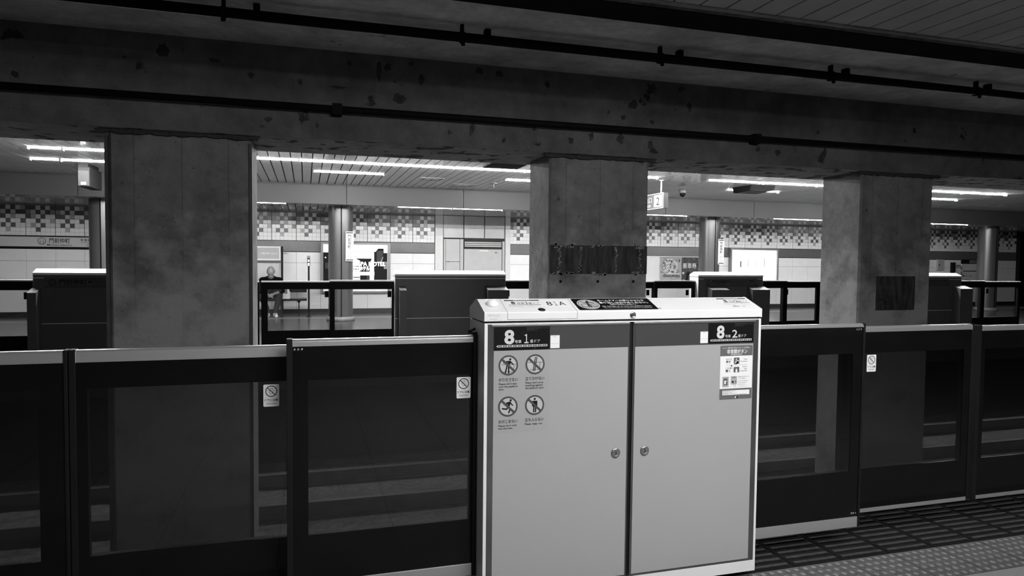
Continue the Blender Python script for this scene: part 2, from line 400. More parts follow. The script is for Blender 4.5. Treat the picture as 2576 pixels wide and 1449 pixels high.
while xs < 25.4:
    if abs(xs - 16.92) < .3: xs = 17.07
    panel(xs, xs + .6195, q % 2 == 0); q += 1; xs += .6195
tl = gray('pale_mosaic_tile', .84, .2, var=.04); tm = gray('mid_mosaic_tile', .42, .2, var=.06); tdk = gray('dark_mosaic_tile', .13, .2, var=.1); grout = gray('grout', .22, .8)
struct(tw.build('wall_back_mosaic', [tl, tm, tdk, grout]))
struct(gb.build('trim_4', gray('gray_wall_band', .15, .3, .2, var=.08)))
struct(wp.build('wall_back_panels', gray('white_wall_panel', .88, .25, var=.02)))
struct(bb.build('baseboard_back', gray('dark_base', .03, .5, var=.2)))
struct(MB().box(16.925, 17.06, 19.33, 19.46, 0, 2.755).build('trim_5', gray('pilaster_white', .7, .4, var=.03)))
# recessed equipment bay in the far wall
struct(MB().box(3.535, 3.76, 19.36, 19.46, 0, 2.755).build('trim_6', MATS['pilaster_white']))
struct(MB().box(5.615, 5.76, 19.36, 19.46, 0, 2.755).build('trim_7', MATS['pilaster_white']))
up = MB()
for a, b in ((3.785, 4.365), (4.39, 4.98), (5.005, 5.595)): up.box(a, b, 19.42, 19.455, 2.125, 2.75)
struct(up.build('trim_8', gray('bay_gray_panel', .44, .3, .15, var=.05)))

# ================================================================== concrete columns
def column(x0, x1, label, y0=6.30, y1=6.92):
    t = thing('concrete_column', label, 'column', ((x0 + x1) / 2, (y0 + y1) / 2, -1.25), 'bare concrete columns between the tracks')
    m = MB()
    c = .02
    m.prism([(x0 + c, y0), (x1 - c, y0), (x1, y0 + c), (x1, y1 - c), (x1 - c, y1), (x0 + c, y1), (x0, y1 - c), (x0, y0 + c)], 'z', -1.25, 2.564)
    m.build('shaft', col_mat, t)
    r2 = random.Random(int(x0 * 100)); 
    n = 26; pts = [(x0 - .07, 2.564)]
    for i in range(n + 1):
        pts.append((x0 - .05 + (x1 - x0 + .1) * i / n, 2.540 - r2.uniform(0, .018)))
    pts.append((x1 + .07, 2.564))
    MB().prism(pts, 'y', y0 - .035, y0 - .0005).build('mortar_lip', chip_mat, t)
    return t
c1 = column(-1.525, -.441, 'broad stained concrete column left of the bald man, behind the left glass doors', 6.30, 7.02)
MB().prism([(-.46, 6.285), (-.435, 6.285), (-.435, 6.2999), (-.46, 6.2999)], 'z', -1.2, 2.5).build('corner_strip', gray('corner_angle', .06, .7, var=.3), c1)
MB().prism([(-1.55, 6.28), (-1.526, 6.28), (-1.526, 6.36), (-1.55, 6.36)], 'z', -1.2, 2.5).build('corner_strip', MATS['corner_angle'], c1)
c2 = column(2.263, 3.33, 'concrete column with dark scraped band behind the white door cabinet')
mb = MB().box(2.275, 3.322, 6.292, 6.2998, 1.405, 1.685, 0)
mb.build('scraped_band', scar_mat, c2)
r3 = random.Random(9); sc = MB()
for zc in (1.41, 1.68):
    for xc, w in ((2.36, .10), (2.80, .16), (3.18, .2), (2.48, .08)):
        for i in range(9):
            xx = xc + r3.uniform(-w / 2, w / 2); zz = zc + r3.uniform(-.015, .015); s_ = r3.uniform(.008, .022)
            sc.prism([(xx - s_, zz - s_ * .6), (xx + s_, zz - s_ * .3), (xx + s_ * .7, zz + s_ * .7), (xx - s_ * .8, zz + s_ * .5)], 'y', 6.2895, 6.2918)
for xc in (2.59, 2.98, 3.24, 2.37):
    for i in range(14):
        zz = 1.42 + i * .0185; xx = xc + r3.uniform(-.012, .012); w = r3.uniform(.004, .014); sc.box(xx - w, xx + w, 6.2897, 6.2918, zz, zz + r3.uniform(.008, .017))
lab(sc.build('paint_remnant', scar_paint, c2), 'whitish paint scraps')
for xx in (2.39, 2.785, 3.175): MB().lathe((xx, 6.2998, 1.33), [(.013, 0), (.013, .012), (.006, .013)], 14, 0, (0, -1, 0)).build('bolt', rubber, c2)
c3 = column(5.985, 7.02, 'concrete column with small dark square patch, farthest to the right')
MB().box(6.235, 6.79, 6.293, 6.2998, 1.0, 1.39, 0).build('dark_patch', scar_mat, c3)
sc = MB()
for i in range(16):
    xx, zz = r3.uniform(6.28, 6.75), (1.05 + (i % 5) * .07); sc.box(xx - .03, xx + .03, 6.2905, 6.2928, zz, zz + .006)
lab(sc.build('paint_remnant', gray('faded_scratch', .05, .8), c3), 'faint scratches')

# pipes
pu = thing('ceiling_pipe', 'upper thin black pipe hung under the concrete slab on clamp hangers', 'pipe', (2, 5.22, 3.25), 'black pipes along the beam')
MB().tube((-6, 5.22, 3.235), (13, 5.22, 3.235), .037, n=14).build('tube', pipe_mat, pu)
for i, xx in enumerate((-2.24, -.54, 1.15, 2.84, 4.57, 6.3)):
    MB().box(xx - .012, xx + .012, 5.20, 5.24, 3.268, 3.3295).lathe((xx, 5.22, 3.235), [(.046, -.014), (.046, .014)], 16, 0, (1, 0, 0)).box(xx - .014, xx + .014, 5.17, 5.185, 3.16, 3.26).build('hanger', pipe_mat, pu)
    MB().box(xx + .19, xx + .235, 5.24, 5.3, 3.265, 3.3295).build('ceiling_bracket', pipe_mat, pu)
pl = thing('beam_pipe', 'lower thin black pipe fixed to the face of the concrete beam', 'pipe', (2, 6.14, 2.81), 'black pipes along the beam')
MB().tube((-6, 6.15, 2.815), (13, 6.15, 2.815), .03, n=14).build('tube', pipe_mat, pl)
for xx in (-3.9, .264, 4.478, 8.7): MB().box(xx - .04, xx + .04, 6.115, 6.2195, 2.765, 2.86).build('bracket', pipe_mat, pl)

# ================================================================== near barrier
hand = [(-.46, .1), (-.3, .2), (-.16, .02), (-.16, .5), (-.1, .56), (-.04, .5), (-.04, .62), (.02, .66), (.08, .62), (.08, .52), (.14, .6), (.2, .55), (.2, .42), (.26, .5), (.31, .44), (.31, -.2), (.2, -.42), (0, -.5), (-.16, -.46), (-.3, -.25), (-.48, .04), (-.46, .1)]
def caution(parent, xa, za, y, name='caution_sticker'):
    f = Face2D((xa, y, za), (1, 0, 0), (0, 0, 1))
    f.rect(0, .063, 0, .094, 0, 1, .005)
    f.ring(.0315, .065, .0205, .0238, 1, 2); f.stroke([(.0315 + a * .021, .065 + b * .021) for a, b in hand], .0009, 1, 2, False)
    f.stroke([(.0158, .081), (.0470, .049)], .0028, 1, 3, False)
    f.text('ドアに注意', .0315, .0235, .0115, 1, 2, .053, 'c', .012); f.text('CAUTION', .0315, .0095, .0085, 1, 2, .038, 'c', .004)
    return lab(f.build(name, [paper, ink], parent), 'white hand-in-circle caution sticker')
def near_leaf(name, label, cat, xa, xb, y, zt, caph, wx0, wx1, wz0, wz1, rz0, rz1, group=None, post=None, screws=()):
    t = thing(name, label, cat, ((xa + xb) / 2, y, rz0), group)
    th = .034
    ca = MB(); ca.prism([(y - .004, zt - caph), (y + th + .004, zt - caph), (y + th + .004, zt - .006), (y + th - .004, zt), (y + .006, zt), (y - .004, zt - .008)], 'x', xa + (.0 if post != 'l' else .02), xb - (.0 if post != 'r' else .0))
    ca.build('cap_rail', alu, t, .0015)
    fr = MB(); za, zb = rz1, zt - caph - .0005
    for ya, yb, mi in ((y, y + .003, 0), (y + .0031, y + th, 1)):
        fr.box(xa, wx0, ya, yb, za, zb, mi); fr.box(wx1, xb, ya, yb, za, zb, mi); fr.box(wx0, wx1, ya, yb, wz1, zb, mi); fr.box(wx0, wx1, ya, yb, za, wz0, mi)
    fr.build('black_surround', [black_gloss, black], t)
    box('glass_pane', near_glass, wx0, wx1, y + .002, y + .010, wz0, wz1, t)
    box('bottom_rail', alu, xa, xb, y - .004, y + th + .004, rz0, rz1 - .0005, t, .002)
    for sx, sz in screws:
        MB().lathe((sx, y, sz), [(.0055, 0), (.0055, .002), (.003, .0025)], 14, 0, (0, -1, 0)).build('screw', chrome, t)
    if post == 'l': box('end_post', rubber, xa - .004, xa + .0195, y - .006, y + th + .006, rz0, zt + .003, t, .002)
    if post == 'r': box('end_post', rubber, xb + .0005, xb + .014, y - .006, y + th + .006, rz0, zt + .003, t, .002)
    return t
DG = 'sliding platform doors of the near barrier'
l1 = near_leaf('glass_barrier_panel', 'fixed tinted glass barrier panel directly left of the white door cabinet', 'barrier panel', -.072, .708, 2.94, 1.207, .029, .009, .694, .384, 1.037, .13, .186, None, 'l',
               [(-.045, 1.166), (-.031, 1.166), (-.016, 1.166)])
caution(l1, .635, .931, 2.94)
hk = MB().box(.7085, .727, 2.93, 2.985, .13, 1.21).box(.695, .727, 2.945, 2.975, 1.2105, 1.222); hk.tube((.69, 2.96, 1.222), (.722, 2.96, 1.235), .006)
hk.build('hinge_post', rubber, l1)
l2 = near_leaf('sliding_door_leaf', 'sliding tinted glass door with caution sticker in front of the left concrete column', 'platform door', -.880, -.02, 3.04, 1.173, .048, -.824, -.07, .35, 1.021, .13, .175, DG, 'l')
caution(l2, -.171, .915, 3.04)
l3 = near_leaf('sliding_door_leaf', 'sliding tinted glass door at the far left, left of the black door gap', 'platform door', -1.80, -.902, 3.04, 1.173, .048, -1.74, -.99, .35, 1.021, .13, .175, DG, 'r')
l4 = near_leaf('glass_barrier_panel', 'fixed tinted glass barrier panel directly right of the white door cabinet', 'barrier panel', 2.11, 2.832, 2.94, 1.223, .018, 2.20, 2.772, .433, 1.065, .13, .187, None, 'r',
               [(2.795, 1.193), (2.808, 1.193), (2.822, 1.193), (2.795, .205), (2.808, .205), (2.822, .205)])
l5 = near_leaf('sliding_door_leaf', 'sliding tinted glass door with caution sticker in front of the right-hand column', 'platform door', 2.80, 3.71, 3.04, 1.195, .03, 2.90, 3.66, .402, 1.05, .158, .180, DG, 'r')
caution(l5, 2.962, .945, 3.04)
box('carrier_arm', rubber, 2.1055, 2.7995, 3.045, 3.07, .15, .178, l5)
l6 = near_leaf('sliding_door_leaf', 'sliding tinted glass door at the far right edge beyond the door gap', 'platform door', 3.765, 4.65, 3.04, 1.185, .03, 3.82, 4.58, .402, 1.05, .158, .180, DG, 'l')

# --- the white door cabinet
X0, X1, YF, YB = .728, 2.105, 2.817, 3.084
cb = thing('door_cabinet', 'large white door-pocket cabinet with two pale glass doors and safety signs', 'cabinet', ((X0 + X1) / 2, (YF + YB) / 2, 0))
body = MB()
body.box(X0, X1, YF + .012, YB, .035, 1.272)                       # core
body.box(X0, X0 + .014, YF, YF + .0119, .035, 1.272); body.box(X1 - .012, X1, YF, YF + .0119, .035, 1.272)
body.box(X0 + .0141, X1 - .0121, YF, YF + .0119, 1.268, 1.272); body.box(X0 + .0141, X1 - .0121, YF, YF + .0119, .035, .088)
body.build('body', cabinet_white, cb)
box('plinth', rubber, X0 + .06, X1 - .06, YF + .05, YB - .03, 0, .0348, cb)
lid = MB(); lid.prism([(YF - .002, 1.280), (YB + .002, 1.280), (YB + .002, 1.322), (2.966, 1.367), (2.950, 1.3675), (YF - .002, 1.318)], 'x', X0 - .002, X1 + .002)
lo = lid.build('lid', cabinet_white, cb, .002)
box('lid_shadow_gap', rubber, X0 + .006, X1 - .006, YF + .006, YB - .006, 1.2721, 1.2799, cb)
# lid plane frame: origin at front upper edge, v runs up the slope
LS = Vector((0, 2.950 - (YF - .002), 1.3675 - 1.318)).normalized()
def lidface(lift=.0005): return Face2D(Vector((0, YF - .002, 1.318)), (1, 0, 0), LS, lift)
f = lidface(.0004)
f.stroke([(.83, .139), (.829, .0)], .0012, 0, 1, False); f.stroke([(1.155, .139), (1.15, .0)], .0012, 0, 1, False)
f2 = Face2D((0, YF - .002, 0), (1, 0, 0), (0, 0, 1), .0004)
f2.stroke([(.829, 1.318), (.829, 1.287), (1.15, 1.287), (1.15, 1.318)], .0014, 0, 1, False); f.mb.v, f.mb.f, f.mb.m, f.mb.smooth = f.mb.v + f2.mb.v, f.mb.f + [tuple(i + len(f.mb.v) for i in q) for q in f2.mb.f], f.mb.m + f2.mb.m, f.mb.smooth + f2.mb.smooth
f.build('hatch_seam', [ink], lo)
lid_n = Vector((1, 0, 0)).cross(LS)
dm = MB(); dc = Vector((.781, YF - .002, 1.318)) + LS * .083
dm.lathe(dc, [(.028, .0003), (.027, .006), (.023, .013), (.014, .019), (.004, .0215)], 28, 0, lid_n)
lab(dm.build('dome_button', gray('white_plastic_dome', .86, .25, var=.01), lo), 'white dome sensor')
def lid_label(xa, num):
    f = lidface(.0004); a, b = xa, .050
    f.rect(a, a + .168, b, b + .080, 0, 1)
    f.rect(a + .002, a + .166, b + .070, b + .0795, 1, 2)
    for i in range(8): f.rect(a + .045 + i * .010, a + .052 + i * .010, b + .073, b + .077, 0, 3)
    f.text('8', a + .028, b + .036, .036, 1, 2, None, 'l', .03); f.text('号車', a + .053, b + .037, .019, 1, 2); f.text(num, a + .093, b + .036, .032, 1, 2, .013, 'l', .02); f.text('番ドア', a + .108, b + .037, .018, 1, 2)
    for i in range(20): f.rect(a + .012 + i * .0075, a + .018 + i * .0075, b + .024, b + .029, 2, 2)
    f.poly([(a + .108, b + .017), (a + .116, b + .017), (a + .112, b + .0225)], 2, 2)
    f.text('目の不自由な方のためのシートです。大切にしましょう。', a + .008, b + .006, .007, 2, 2, .152)
    return f.build('top_door_label', [paper, ink, ink_gray], lo)
lid_label(.843, '１'); lid_label(1.927, '2')
f = lidface(.0004); f.rect(1.022, 1.14, .05, .128, 0, 1); f.text('8', 1.034, .068, .060, 1, 2, .026); f.text('１', 1.070, .068, .056, 1, 2, .013); f.text('A', 1.092, .068, .060, 1, 2, .032); f.build('code_plate', [paper, ink], lo)
f = lidface(.0004); f.text('扉8－2', 1.968, .031, .017, 0, 1, .067); f.build('code_lettering', [ink_gray], lo)
kh = MB(); kc = Vector((.991, YF - .002, 1.318)) + LS * .024; kh.lathe(kc, [(.0165, .0002), (.0165, .0012), (.012, .0013)], 24, 0, lid_n); kh.lathe(kc, [(.011, .0014), (.010, .0022)], 20, 1, lid_n)
kh.build('hatch_lock', [ink, chrome], lo)
f = lidface(.0004); f.rect(1.166, 1.560, .014, .141, 0, 1, .008)
f.stroke([(1.556, .128), (1.575, .128)], .003, 0, 1, False); f.stroke([(1.556, .022), (1.577, .024)], .004, 0, 1, False)
f.disc(1.232, .076, .053, 2, 2); f.ring(1.232, .076, .044, .050, 1, 3); f.disc(1.232, .076, .043, 3, 3)
f.disc(1.236, .106, .007, 0, 4); f.stroke([(1.215, .089), (1.226, .094), (1.246, .094), (1.262, .086)], .006, 0, 4); f.stroke([(1.231, .092), (1.231, .068)], .014, 0, 4); f.stroke([(1.227, .062), (1.226, .044)], .006, 0, 4); f.stroke([(1.236, .062), (1.237, .044)], .006, 0, 4)
f.stroke([(1.197, .075), (1.267, .075), (1.267, .048), (1.197, .048), (1.197, .075)], .0025, 0, 4, False); f.stroke([(1.200, .108), (1.264, .044)], .006, 1, 5, False)
f.text('ホームドアへの寄りかかりや', 1.291, .108, .021, 4, 2, .238, 'l', .02); f.text('乗り出しはおやめください。', 1.291, .084, .021, 4, 2, .248, 'l', .02)
f.text('電車が急停車し危険です！', 1.339, .066, .014, 4, 2, .137); f.text('Do not lean on or over the platform doors.', 1.293, .047, .0145, 4, 2, .247, 'l', .012)
f.text('The train will make an emergency stop and it is dangerous.', 1.293, .031, .0105, 4, 2, .243)
lab(f.build('lean_warning_sign', [sign_black, sign_mid, paper, mark_white, paper], lo), 'black do-not-lean warning sign')
lk = MB().lathe((1.421, YF - .002, 1.299), [(.015, 0), (.015, .002), (.012, .004), (.010, .004), (.009, .0025), (.005, .003)], 26, 0, (0, -1, 0)); lk.build('lid_lock', chrome, lo)
f = Face2D((0, YF - .002, 0), (1, 0, 0), (0, 0, 1), .0003); rs = random.Random(2)
for i in range(26):
    a, b = .737 + rs.uniform(0, .05), 1.284 + rs.uniform(0, .026); f.stroke([(a, b), (a + rs.uniform(.004, .018), b + rs.uniform(-.001, .0025))], rs.uniform(.0002, .0007), 0, 1, False)
f.build('scuff_mark', [sign_mid], lo)
# doors
def cab_door(xa, xb, name='cabinet_door'):
    d = MB(); y0, y1 = YF + .001, YF + .0118
    d.box(xa, xb, y0, y1, .0885, 1.2675); o = d.build(name, edge_steel, cb, .001)
    return o
dl = cab_door(.743, 1.409); dr = cab_door(1.426, 2.0925)
MB().box(1.4095, 1.4255, YF + .008, YF + .0119, .0885, 1.2675).build('door_gap_seal', rubber, cb)
for o, xa, xb in ((dl, .760, 1.408), (dr, 1.428, 2.074)):
    box('top_strip', steel, xa, xb, YF - .0035, YF + .0009, 1.257, 1.266, o, .001)
FY = YF - .0008
def facing(o, xa, xb, zb=.100):
    box('pale_face', door_glass, xa, xb, YF - .0006, YF + .0009, zb, 1.1535, o); box('gray_band', band_gray, xa, xb, YF - .0006, YF + .0009, 1.154, 1.2555, o)
facing(dl, .769, 1.401); facing(dr, 1.436, 2.064)
def front(lift=.0004): return Face2D((0, FY, 0), (1, 0, 0), (0, 0, 1), lift)
for o, xx in ((dl, 1.347), (dr, 1.493)):
    k_ = MB().lathe((xx, FY, .672), [(.0225, 0), (.0225, .002), (.020, .0055), (.014, .007), (.0125, .0055), (.006, .0055)], 30, 0, (0, -1, 0)); k_.box(xx - .0018, xx + .0018, FY - .0062, FY - .0056, .664, .68, 1)
    k_.build('door_lock', [steel, ink], o)
def car_sign(o, xa, xb, za, zb, n2, x8, w8, x1_, w1, xg, xb_):
    f = front(); f.rect(xa, xb, za, zb, 0, 1)
    f.text('8', x8, 1.184, .0815, 1, 2, w8, 'l', .035); f.text('号車', xg, 1.1855, .0155, 1, 2, .030, 'l', .01)
    f.text(n2, x1_, 1.184, .052, 1, 2, w1, 'l', .012); f.text('番ドア', xb_, 1.1855, .0165, 1, 2, .046, 'l', .003)
    L = xb - xa; t0, t1 = xa + .010, xb - .011
    f.poly([(t0, 1.1720), (t0 + .006, 1.1682), (t1, 1.1682), (t1, 1.1772), (t0 + .006, 1.1772)], 1, 2)
    for i in range(10):
        c0 = t0 + .005 + i * (t1 - t0 - .006) / 10; w = (t1 - t0 - .006) / 10
        for j in range(2): f.rect(c0 + w * (.08 + .44 * j), c0 + w * (.44 + .44 * j), 1.1708, 1.1750, 0, 3)
    tx = t0 + (t1 - t0) * .75; f.stroke([(tx - .005, 1.1600), (tx + .005, 1.1600), (tx, 1.1662), (tx - .005, 1.1600)], .0008, 2, 2, False)
    a = xa + L * .58; f.text('目の不自由な方のためのシートです。', a, 1.2465, .0065, 2, 2, L * .40); f.text('大切にしましょう。', a, 1.2385, .0065, 2, 2, L * .2)
    rr = random.Random(5)
    for i in range(5):
        for j in range(11):
            if rr.random() < .55: f.disc(xa + .03 + j * .0115 + (i % 2) * .003, 1.198 + i * .0095, .0009, 2, 2, 8)
    return f.build('car_number_sign', [sign_black, silver_ink, ink_gray], o)
car_sign(dl, .770, 1.0225, 1.1545, 1.2548, '１', .8155, .045, .9055, .0195, .8625, .9315)
car_sign(dr, 1.8145, 2.064, 1.1585, 1.2545, '2', 1.860, .0425, 1.9445, .029, 1.9065, 1.977)
def qr_label(o, xa, xb, za, zb):
    f = front(); f.rect(xa, xb, za, zb, 0, 2, .002); f.rect(xa - .0015, xb + .002, za - .0015, zb + .003, 1, 1)
    f.text('お知らせ', (xa + xb) / 2, zb - .0055, .0035, 2, 3, .016, 'c'); f.stroke([(xa + .002, za + .020), (xb - .002, za + .020)], .0005, 2, 3, False)
    return lab(f.build('small_white_label', [paper, sign_gray, ink_gray], o), 'small white code label')
qr_label(dl, 1.0258, 1.0682, 1.1585, 1.2145); qr_label(dr, 1.7725, 1.8130, 1.1615, 1.2155)
# pictogram sheet
f = front(.0003)
f.rect(.770, 1.0225, .798, 1.1530, 0, 1)
def circ(cx, cz): f.disc(cx, cz, .0455, 4, 2); f.disc(cx, cz, .0445, 1, 3); f.disc(cx, cz, .0365, 2, 4)
def slash(cx, cz): f.stroke([(cx - .0285, cz + .0265), (cx + .0285, cz - .0265)], .0088, 1, 9, False)
def fig(pts, w): f.stroke(pts, w, 3, 7)
def pic_lean(cx, cz):
    for p in ([(-.031, .003), (.037, .003)], [(-.024, -.029), (.018, -.029)]): f.stroke([(cx + a, cz + b) for a, b in p], .0016, 3, 5, False)
    f.stroke([(cx + .025, cz + .004), (cx + .025, cz - .021)], .0018, 3, 5, False)
    f.disc(cx + .008, cz + .026, .0048, 3, 7); f.poly([(cx + a, cz + b) for a, b in ((-.013, .018), (.008, .020), (.013, .014), (.007, .004), (-.006, .004), (-.003, .012), (-.010, .013))], 3, 7)
    fig([(cx + .009, cz + .016), (cx + .021, cz + .004)], .0045); f.disc(cx - .0205, cz + .0105, .0022, 3, 7)
    fig([(cx - .005, cz + .001), (cx - .013, cz - .031)], .0060); fig([(cx + .001, cz + .001), (cx + .002, cz - .033)], .0060)
def pic_prop(cx, cz):
    for p in ([(-.033, .009), (.034, .009)], [(-.024, -.023), (.017, -.023)]): f.stroke([(cx + a, cz + b) for a, b in p], .0016, 3, 5, False)
    f.stroke([(cx + .022, cz + .009), (cx + .022, cz - .013)], .0018, 3, 5, False)
    f.stroke([(cx + .001, cz + .032), (cx - .009, cz - .030)], .0036, 3, 7, False); f.stroke([(cx + .008, cz + .032), (cx - .002, cz - .030)], .0036, 3, 7, False)
def pic_run(cx, cz):
    f.disc(cx + .012, cz + .027, .0050, 3, 7); f.poly([(cx + a, cz + b) for a, b in ((-.008, .018), (.009, .022), (.013, .016), (.006, -.002), (-.004, -.004), (-.001, .010), (-.008, .013))], 3, 7)
    fig([(cx + .011, cz + .018), (cx + .017, cz + .008), (cx + .022, cz + .005)], .0042); f.disc(cx - .0155, cz + .0115, .0022, 3, 7)
    fig([(cx - .001, cz - .003), (cx - .006, cz - .011), (cx - .024, cz - .008)], .0058); fig([(cx + .003, cz - .002), (cx + .009, cz - .012), (cx + .004, cz - .027)], .0056)
def pic_stand(cx, cz):
    f.disc(cx, cz + .027, .0048, 3, 7); f.poly([(cx + a, cz + b) for a, b in ((-.010, .019), (.010, .019), (.012, .016), (.007, -.006), (-.007, -.006), (-.012, .016))], 3, 7)
    fig([(cx - .010, cz + .016), (cx - .0105, cz - .003)], .0036); fig([(cx + .010, cz + .016), (cx + .0105, cz - .003)], .0036); fig([(cx - .0040, cz - .006), (cx - .0042, cz - .030)], .0054); fig([(cx + .0040, cz - .006), (cx + .0042, cz - .030)], .0054)
for cx, cz, fn in ((.8345, 1.090, pic_lean), (.956, 1.0905, pic_prop), (.8345, .911, pic_run), (.956, .9115, pic_stand)): circ(cx, cz); fn(cx, cz); slash(cx, cz)
def cap(x, z, jp, en, w):
    f.text(jp, x, z, .0165, 5, 3, w, 'l', .014)
    for i, (s_, ww) in enumerate(en): f.text(s_, x, z - .0155 - i * .0118, .0112, 5, 3, ww, 'l', .016)
cap(.7925, 1.0215, 'のりださない', (("Please don't lean", .081), ('over the platform', .085), ('door.', .025)), .086)
cap(.9125, 1.0225, '立てかけない', (("Please don't prop", .082), ('anything against', .080), ('the platform door.', .087)), .087)
cap(.7925, .8400, 'かけこまない', (("Please don't rush", .082), ('into the train.', .065)), .086)
cap(.9125, .8415, '立ち入らない', (('Please  keep  out.', .081),), .086)
sheet_mat = gray('clear_film_sheet', .355, .3, var=.015, coat=.6, scale=2)
lab(f.build('pictogram_sheet', [sheet_mat, gray('picto_ring_gray', .065, .4), mark_white, ink, gray('picto_rim', .44, .4), gray('caption_ink', .02, .5, spec=.2)], dl), 'clear sheet with four prohibition pictograms')
# emergency sign
f = front(); xa, xb = 1.8825, 2.0605
f.rect(xa, xb, .888, 1.1455, 0, 1, .004); f.rect(xa, xb, .9395, 1.096, 1, 2)
f.text('もしも、緊急停車で車内からホームへ出る際は…', xa + .011, 1.1315, .0085, 1, 3, .155); f.text('非常開ボタン', xa + .036, 1.1085, .0225, 1, 3, .112, 'l', .016); f.text('Emergency Button', xa + .0575, 1.1005, .0085, 1, 3, .062, 'l', .012)
f.text('ボタンを', xa + .031, 1.0775, .0085, 2, 3, .032, 'l', .01); f.text('押す', xa + .031, 1.0625, .0140, 2, 3, .027, 'l', .02); f.text('Press', xa + .149, 1.0765, .0072, 2, 3, .018, 'r', .01); f.text('the button', xa + .149, 1.0665, .0072, 2, 3, .039, 'r', .01)
f.rect(xa + .0745, xa + .1055, 1.0565, 1.0875, 3, 3, .003); f.stroke([(xa + .082, 1.0575), (xa + .086, 1.071), (xa + .0885, 1.081)], .006, 1, 4); f.stroke([(xa + .096, 1.0575), (xa + .096, 1.069)], .012, 1, 4); f.stroke([(xa + .086, 1.0585), (xa + .096, 1.066)], .010, 1, 4)
f.stroke([(xa + .031, 1.0525), (xa + .149, 1.0525)], .0008, 3, 3, False); f.disc(xa + .062, 1.0485, .0045, 3, 3)
f.text('ドアが自動で', xa + .031, 1.0345, .0080, 2, 3, .038, 'l', .01); f.text('開く', xa + .031, 1.0195, .0140, 2, 3, .026, 'l', .02)
for i, s_ in enumerate(('The door', 'opens', 'automatically')): f.text(s_, xa + .149, 1.0405 - i * .0098, .0070, 2, 3, (.026, .017, .040)[i], 'r', .008)
f.rect(xa + .0745, xa + .1055, 1.0165, 1.0420, 3, 3, .002); f.rect(xa + .085, xa + .095, 1.0175, 1.0340, 1, 4); f.stroke([(xa + .084, 1.0300), (xa + .096, 1.0300)], .0016, 3, 5, False); f.stroke([(xa + .079, 1.0450), (xa + .085, 1.0435)], .001, 2, 3, False); f.stroke([(xa + .095, 1.0435), (xa + .101, 1.0450)], .001, 2, 3, False)
f.rect(xa + .014, xa + .049, .9480, .9975, 4, 3); f.rect(xa + .020, xa + .042, .9570, .9900, 0, 4); f.rect(xa + .024, xa + .037, .9620, .9785, 1, 5); f.rect(xa + .033, xa + .0365, .9600, .9740, 2, 6)
f.rect(xa + .060, xa + .094, .9590, .9985, 4, 3); f.text('非常開', xa + .0685, .9905, .006, 2, 4, .016); f.disc(xa + .071, .9715, .0055, 2, 4); f.disc(xa + .087, .9720, .0040, 3, 4); f.stroke([(xa + .049, .9715), (xa + .066, .9715)], .0007, 3, 3, False)
f.stroke([(xa + .073, .9660), (xa + .078, .9500), (xa + .086, .9480), (xa + .087, .9560), (xa + .075, .9680)], .0009, 3, 5, False)
for i, (s_, m_) in enumerate((('非常時はボタンを押してください。', 2), ('ホームドアが開きます。', 2), ('In case of emergency,', 3), ('Press the button to', 3), ('open the doors.', 3))): f.text(s_, xa + .101, .9930 - i * .0085 - (.002 if i > 1 else 0), .0058, m_, 3, (.060, .042, .056, .050, .040)[i])
f.text('いたずらは絶対にしないでください', xa + .100, .9475, .0045, 3, 3, .060)
f.rect(xa + .015, xb - .013, .9085, .9310, 1, 3)
for i, s_ in enumerate(('緊急時以外は押さないでください。', 'Do not press the button', '係員の案内にしたがってください。', 'except in an emergency.')): f.text(s_, xa + .018, .9255 - i * .0053, .0046, 2, 4, (.07, .05, .078, .13)[i])
f.rect(xa + .084, xa + .092, .8935, .9000, 1, 3); f.rect(xa + .093, xa + .101, .8930, .9005, 2, 3)
lab(f.build('emergency_button_sign', [sign_gray, paper, ink, gray('sign_blue_gray', .1, .4), gray('sign_photo_gray', .38, .4)], dr), 'gray and white emergency button notice')

# ================================================================== far barrier
YFB = 10.0
far_gray = gray('far_cabinet_back', .075, .45, var=.05)
far_seam = rubber
def sign_strip(o, xa, xb, z0, z1, y):
    f = Face2D((xa, y, z0), (1, 0, 0), (0, 0, 1), .0015); W, H = xb - xa, z1 - z0
    f.rect(0, W, 0, H, 0, 1); f.rect(0, W, 0, .006, 1, 2); f.rect(0, W, H - .006, H, 1, 2)
    f.ring(W * .085, H * .5, .034, .041, 1, 2); f.text('T', W * .085, H * .60, .028, 1, 2, None, 'c', .01); f.text('１２', W * .085, H * .28, .042, 1, 2, .044, 'c', .015)
    f.text('門前仲町', W * .155, H * .28, .078, 1, 2, W * .285, 'l', .012)
    f.text('もんぜんなかちょう', W * .46, H * .70, .026, 1, 2, W * .29); f.text('Monzen-nakacho', W * .46, H * .42, .042, 1, 2, W * .33, 'l', .004); f.text('门前仲町  몬젠나카초', W * .48, H * .12, .024, 1, 2, W * .24)
    f.text('茅場町', W * .83, H * .56, .040, 1, 2, W * .11, 'l', .01); f.text('Kayabacho', W * .83, H * .33, .022, 1, 2, W * .10); f.text('T11', W * .965, H * .62, .02, 1, 2, None, 'c'); f.stroke([(W * .93, H * .22), (W * .99, H * .22)], .007, 1, 2, False); f.stroke([(W * .97, H * .36), (W * .99, H * .22), (W * .97, H * .08)], .007, 1, 2, False)
    return lab(f.build('station_name_strip', [gray('far_strip_gray', .07, .4), ink], o), 'station name strip')
def housing(o, xa, xb, z1, z0=.02, yy=.17):
    y0 = YFB - yy; m = MB(); m.box(xa, xb, y0, YFB - .0005, z0, z1)
    n = len(m.v); 
    m.prism([(y0, z1 + .0005), (YFB - .0005, z1 + .0005), (YFB - .0005, z1 + .052)], 'x', xa, xb)
    return m.build('sensor_housing', far_gray, o)
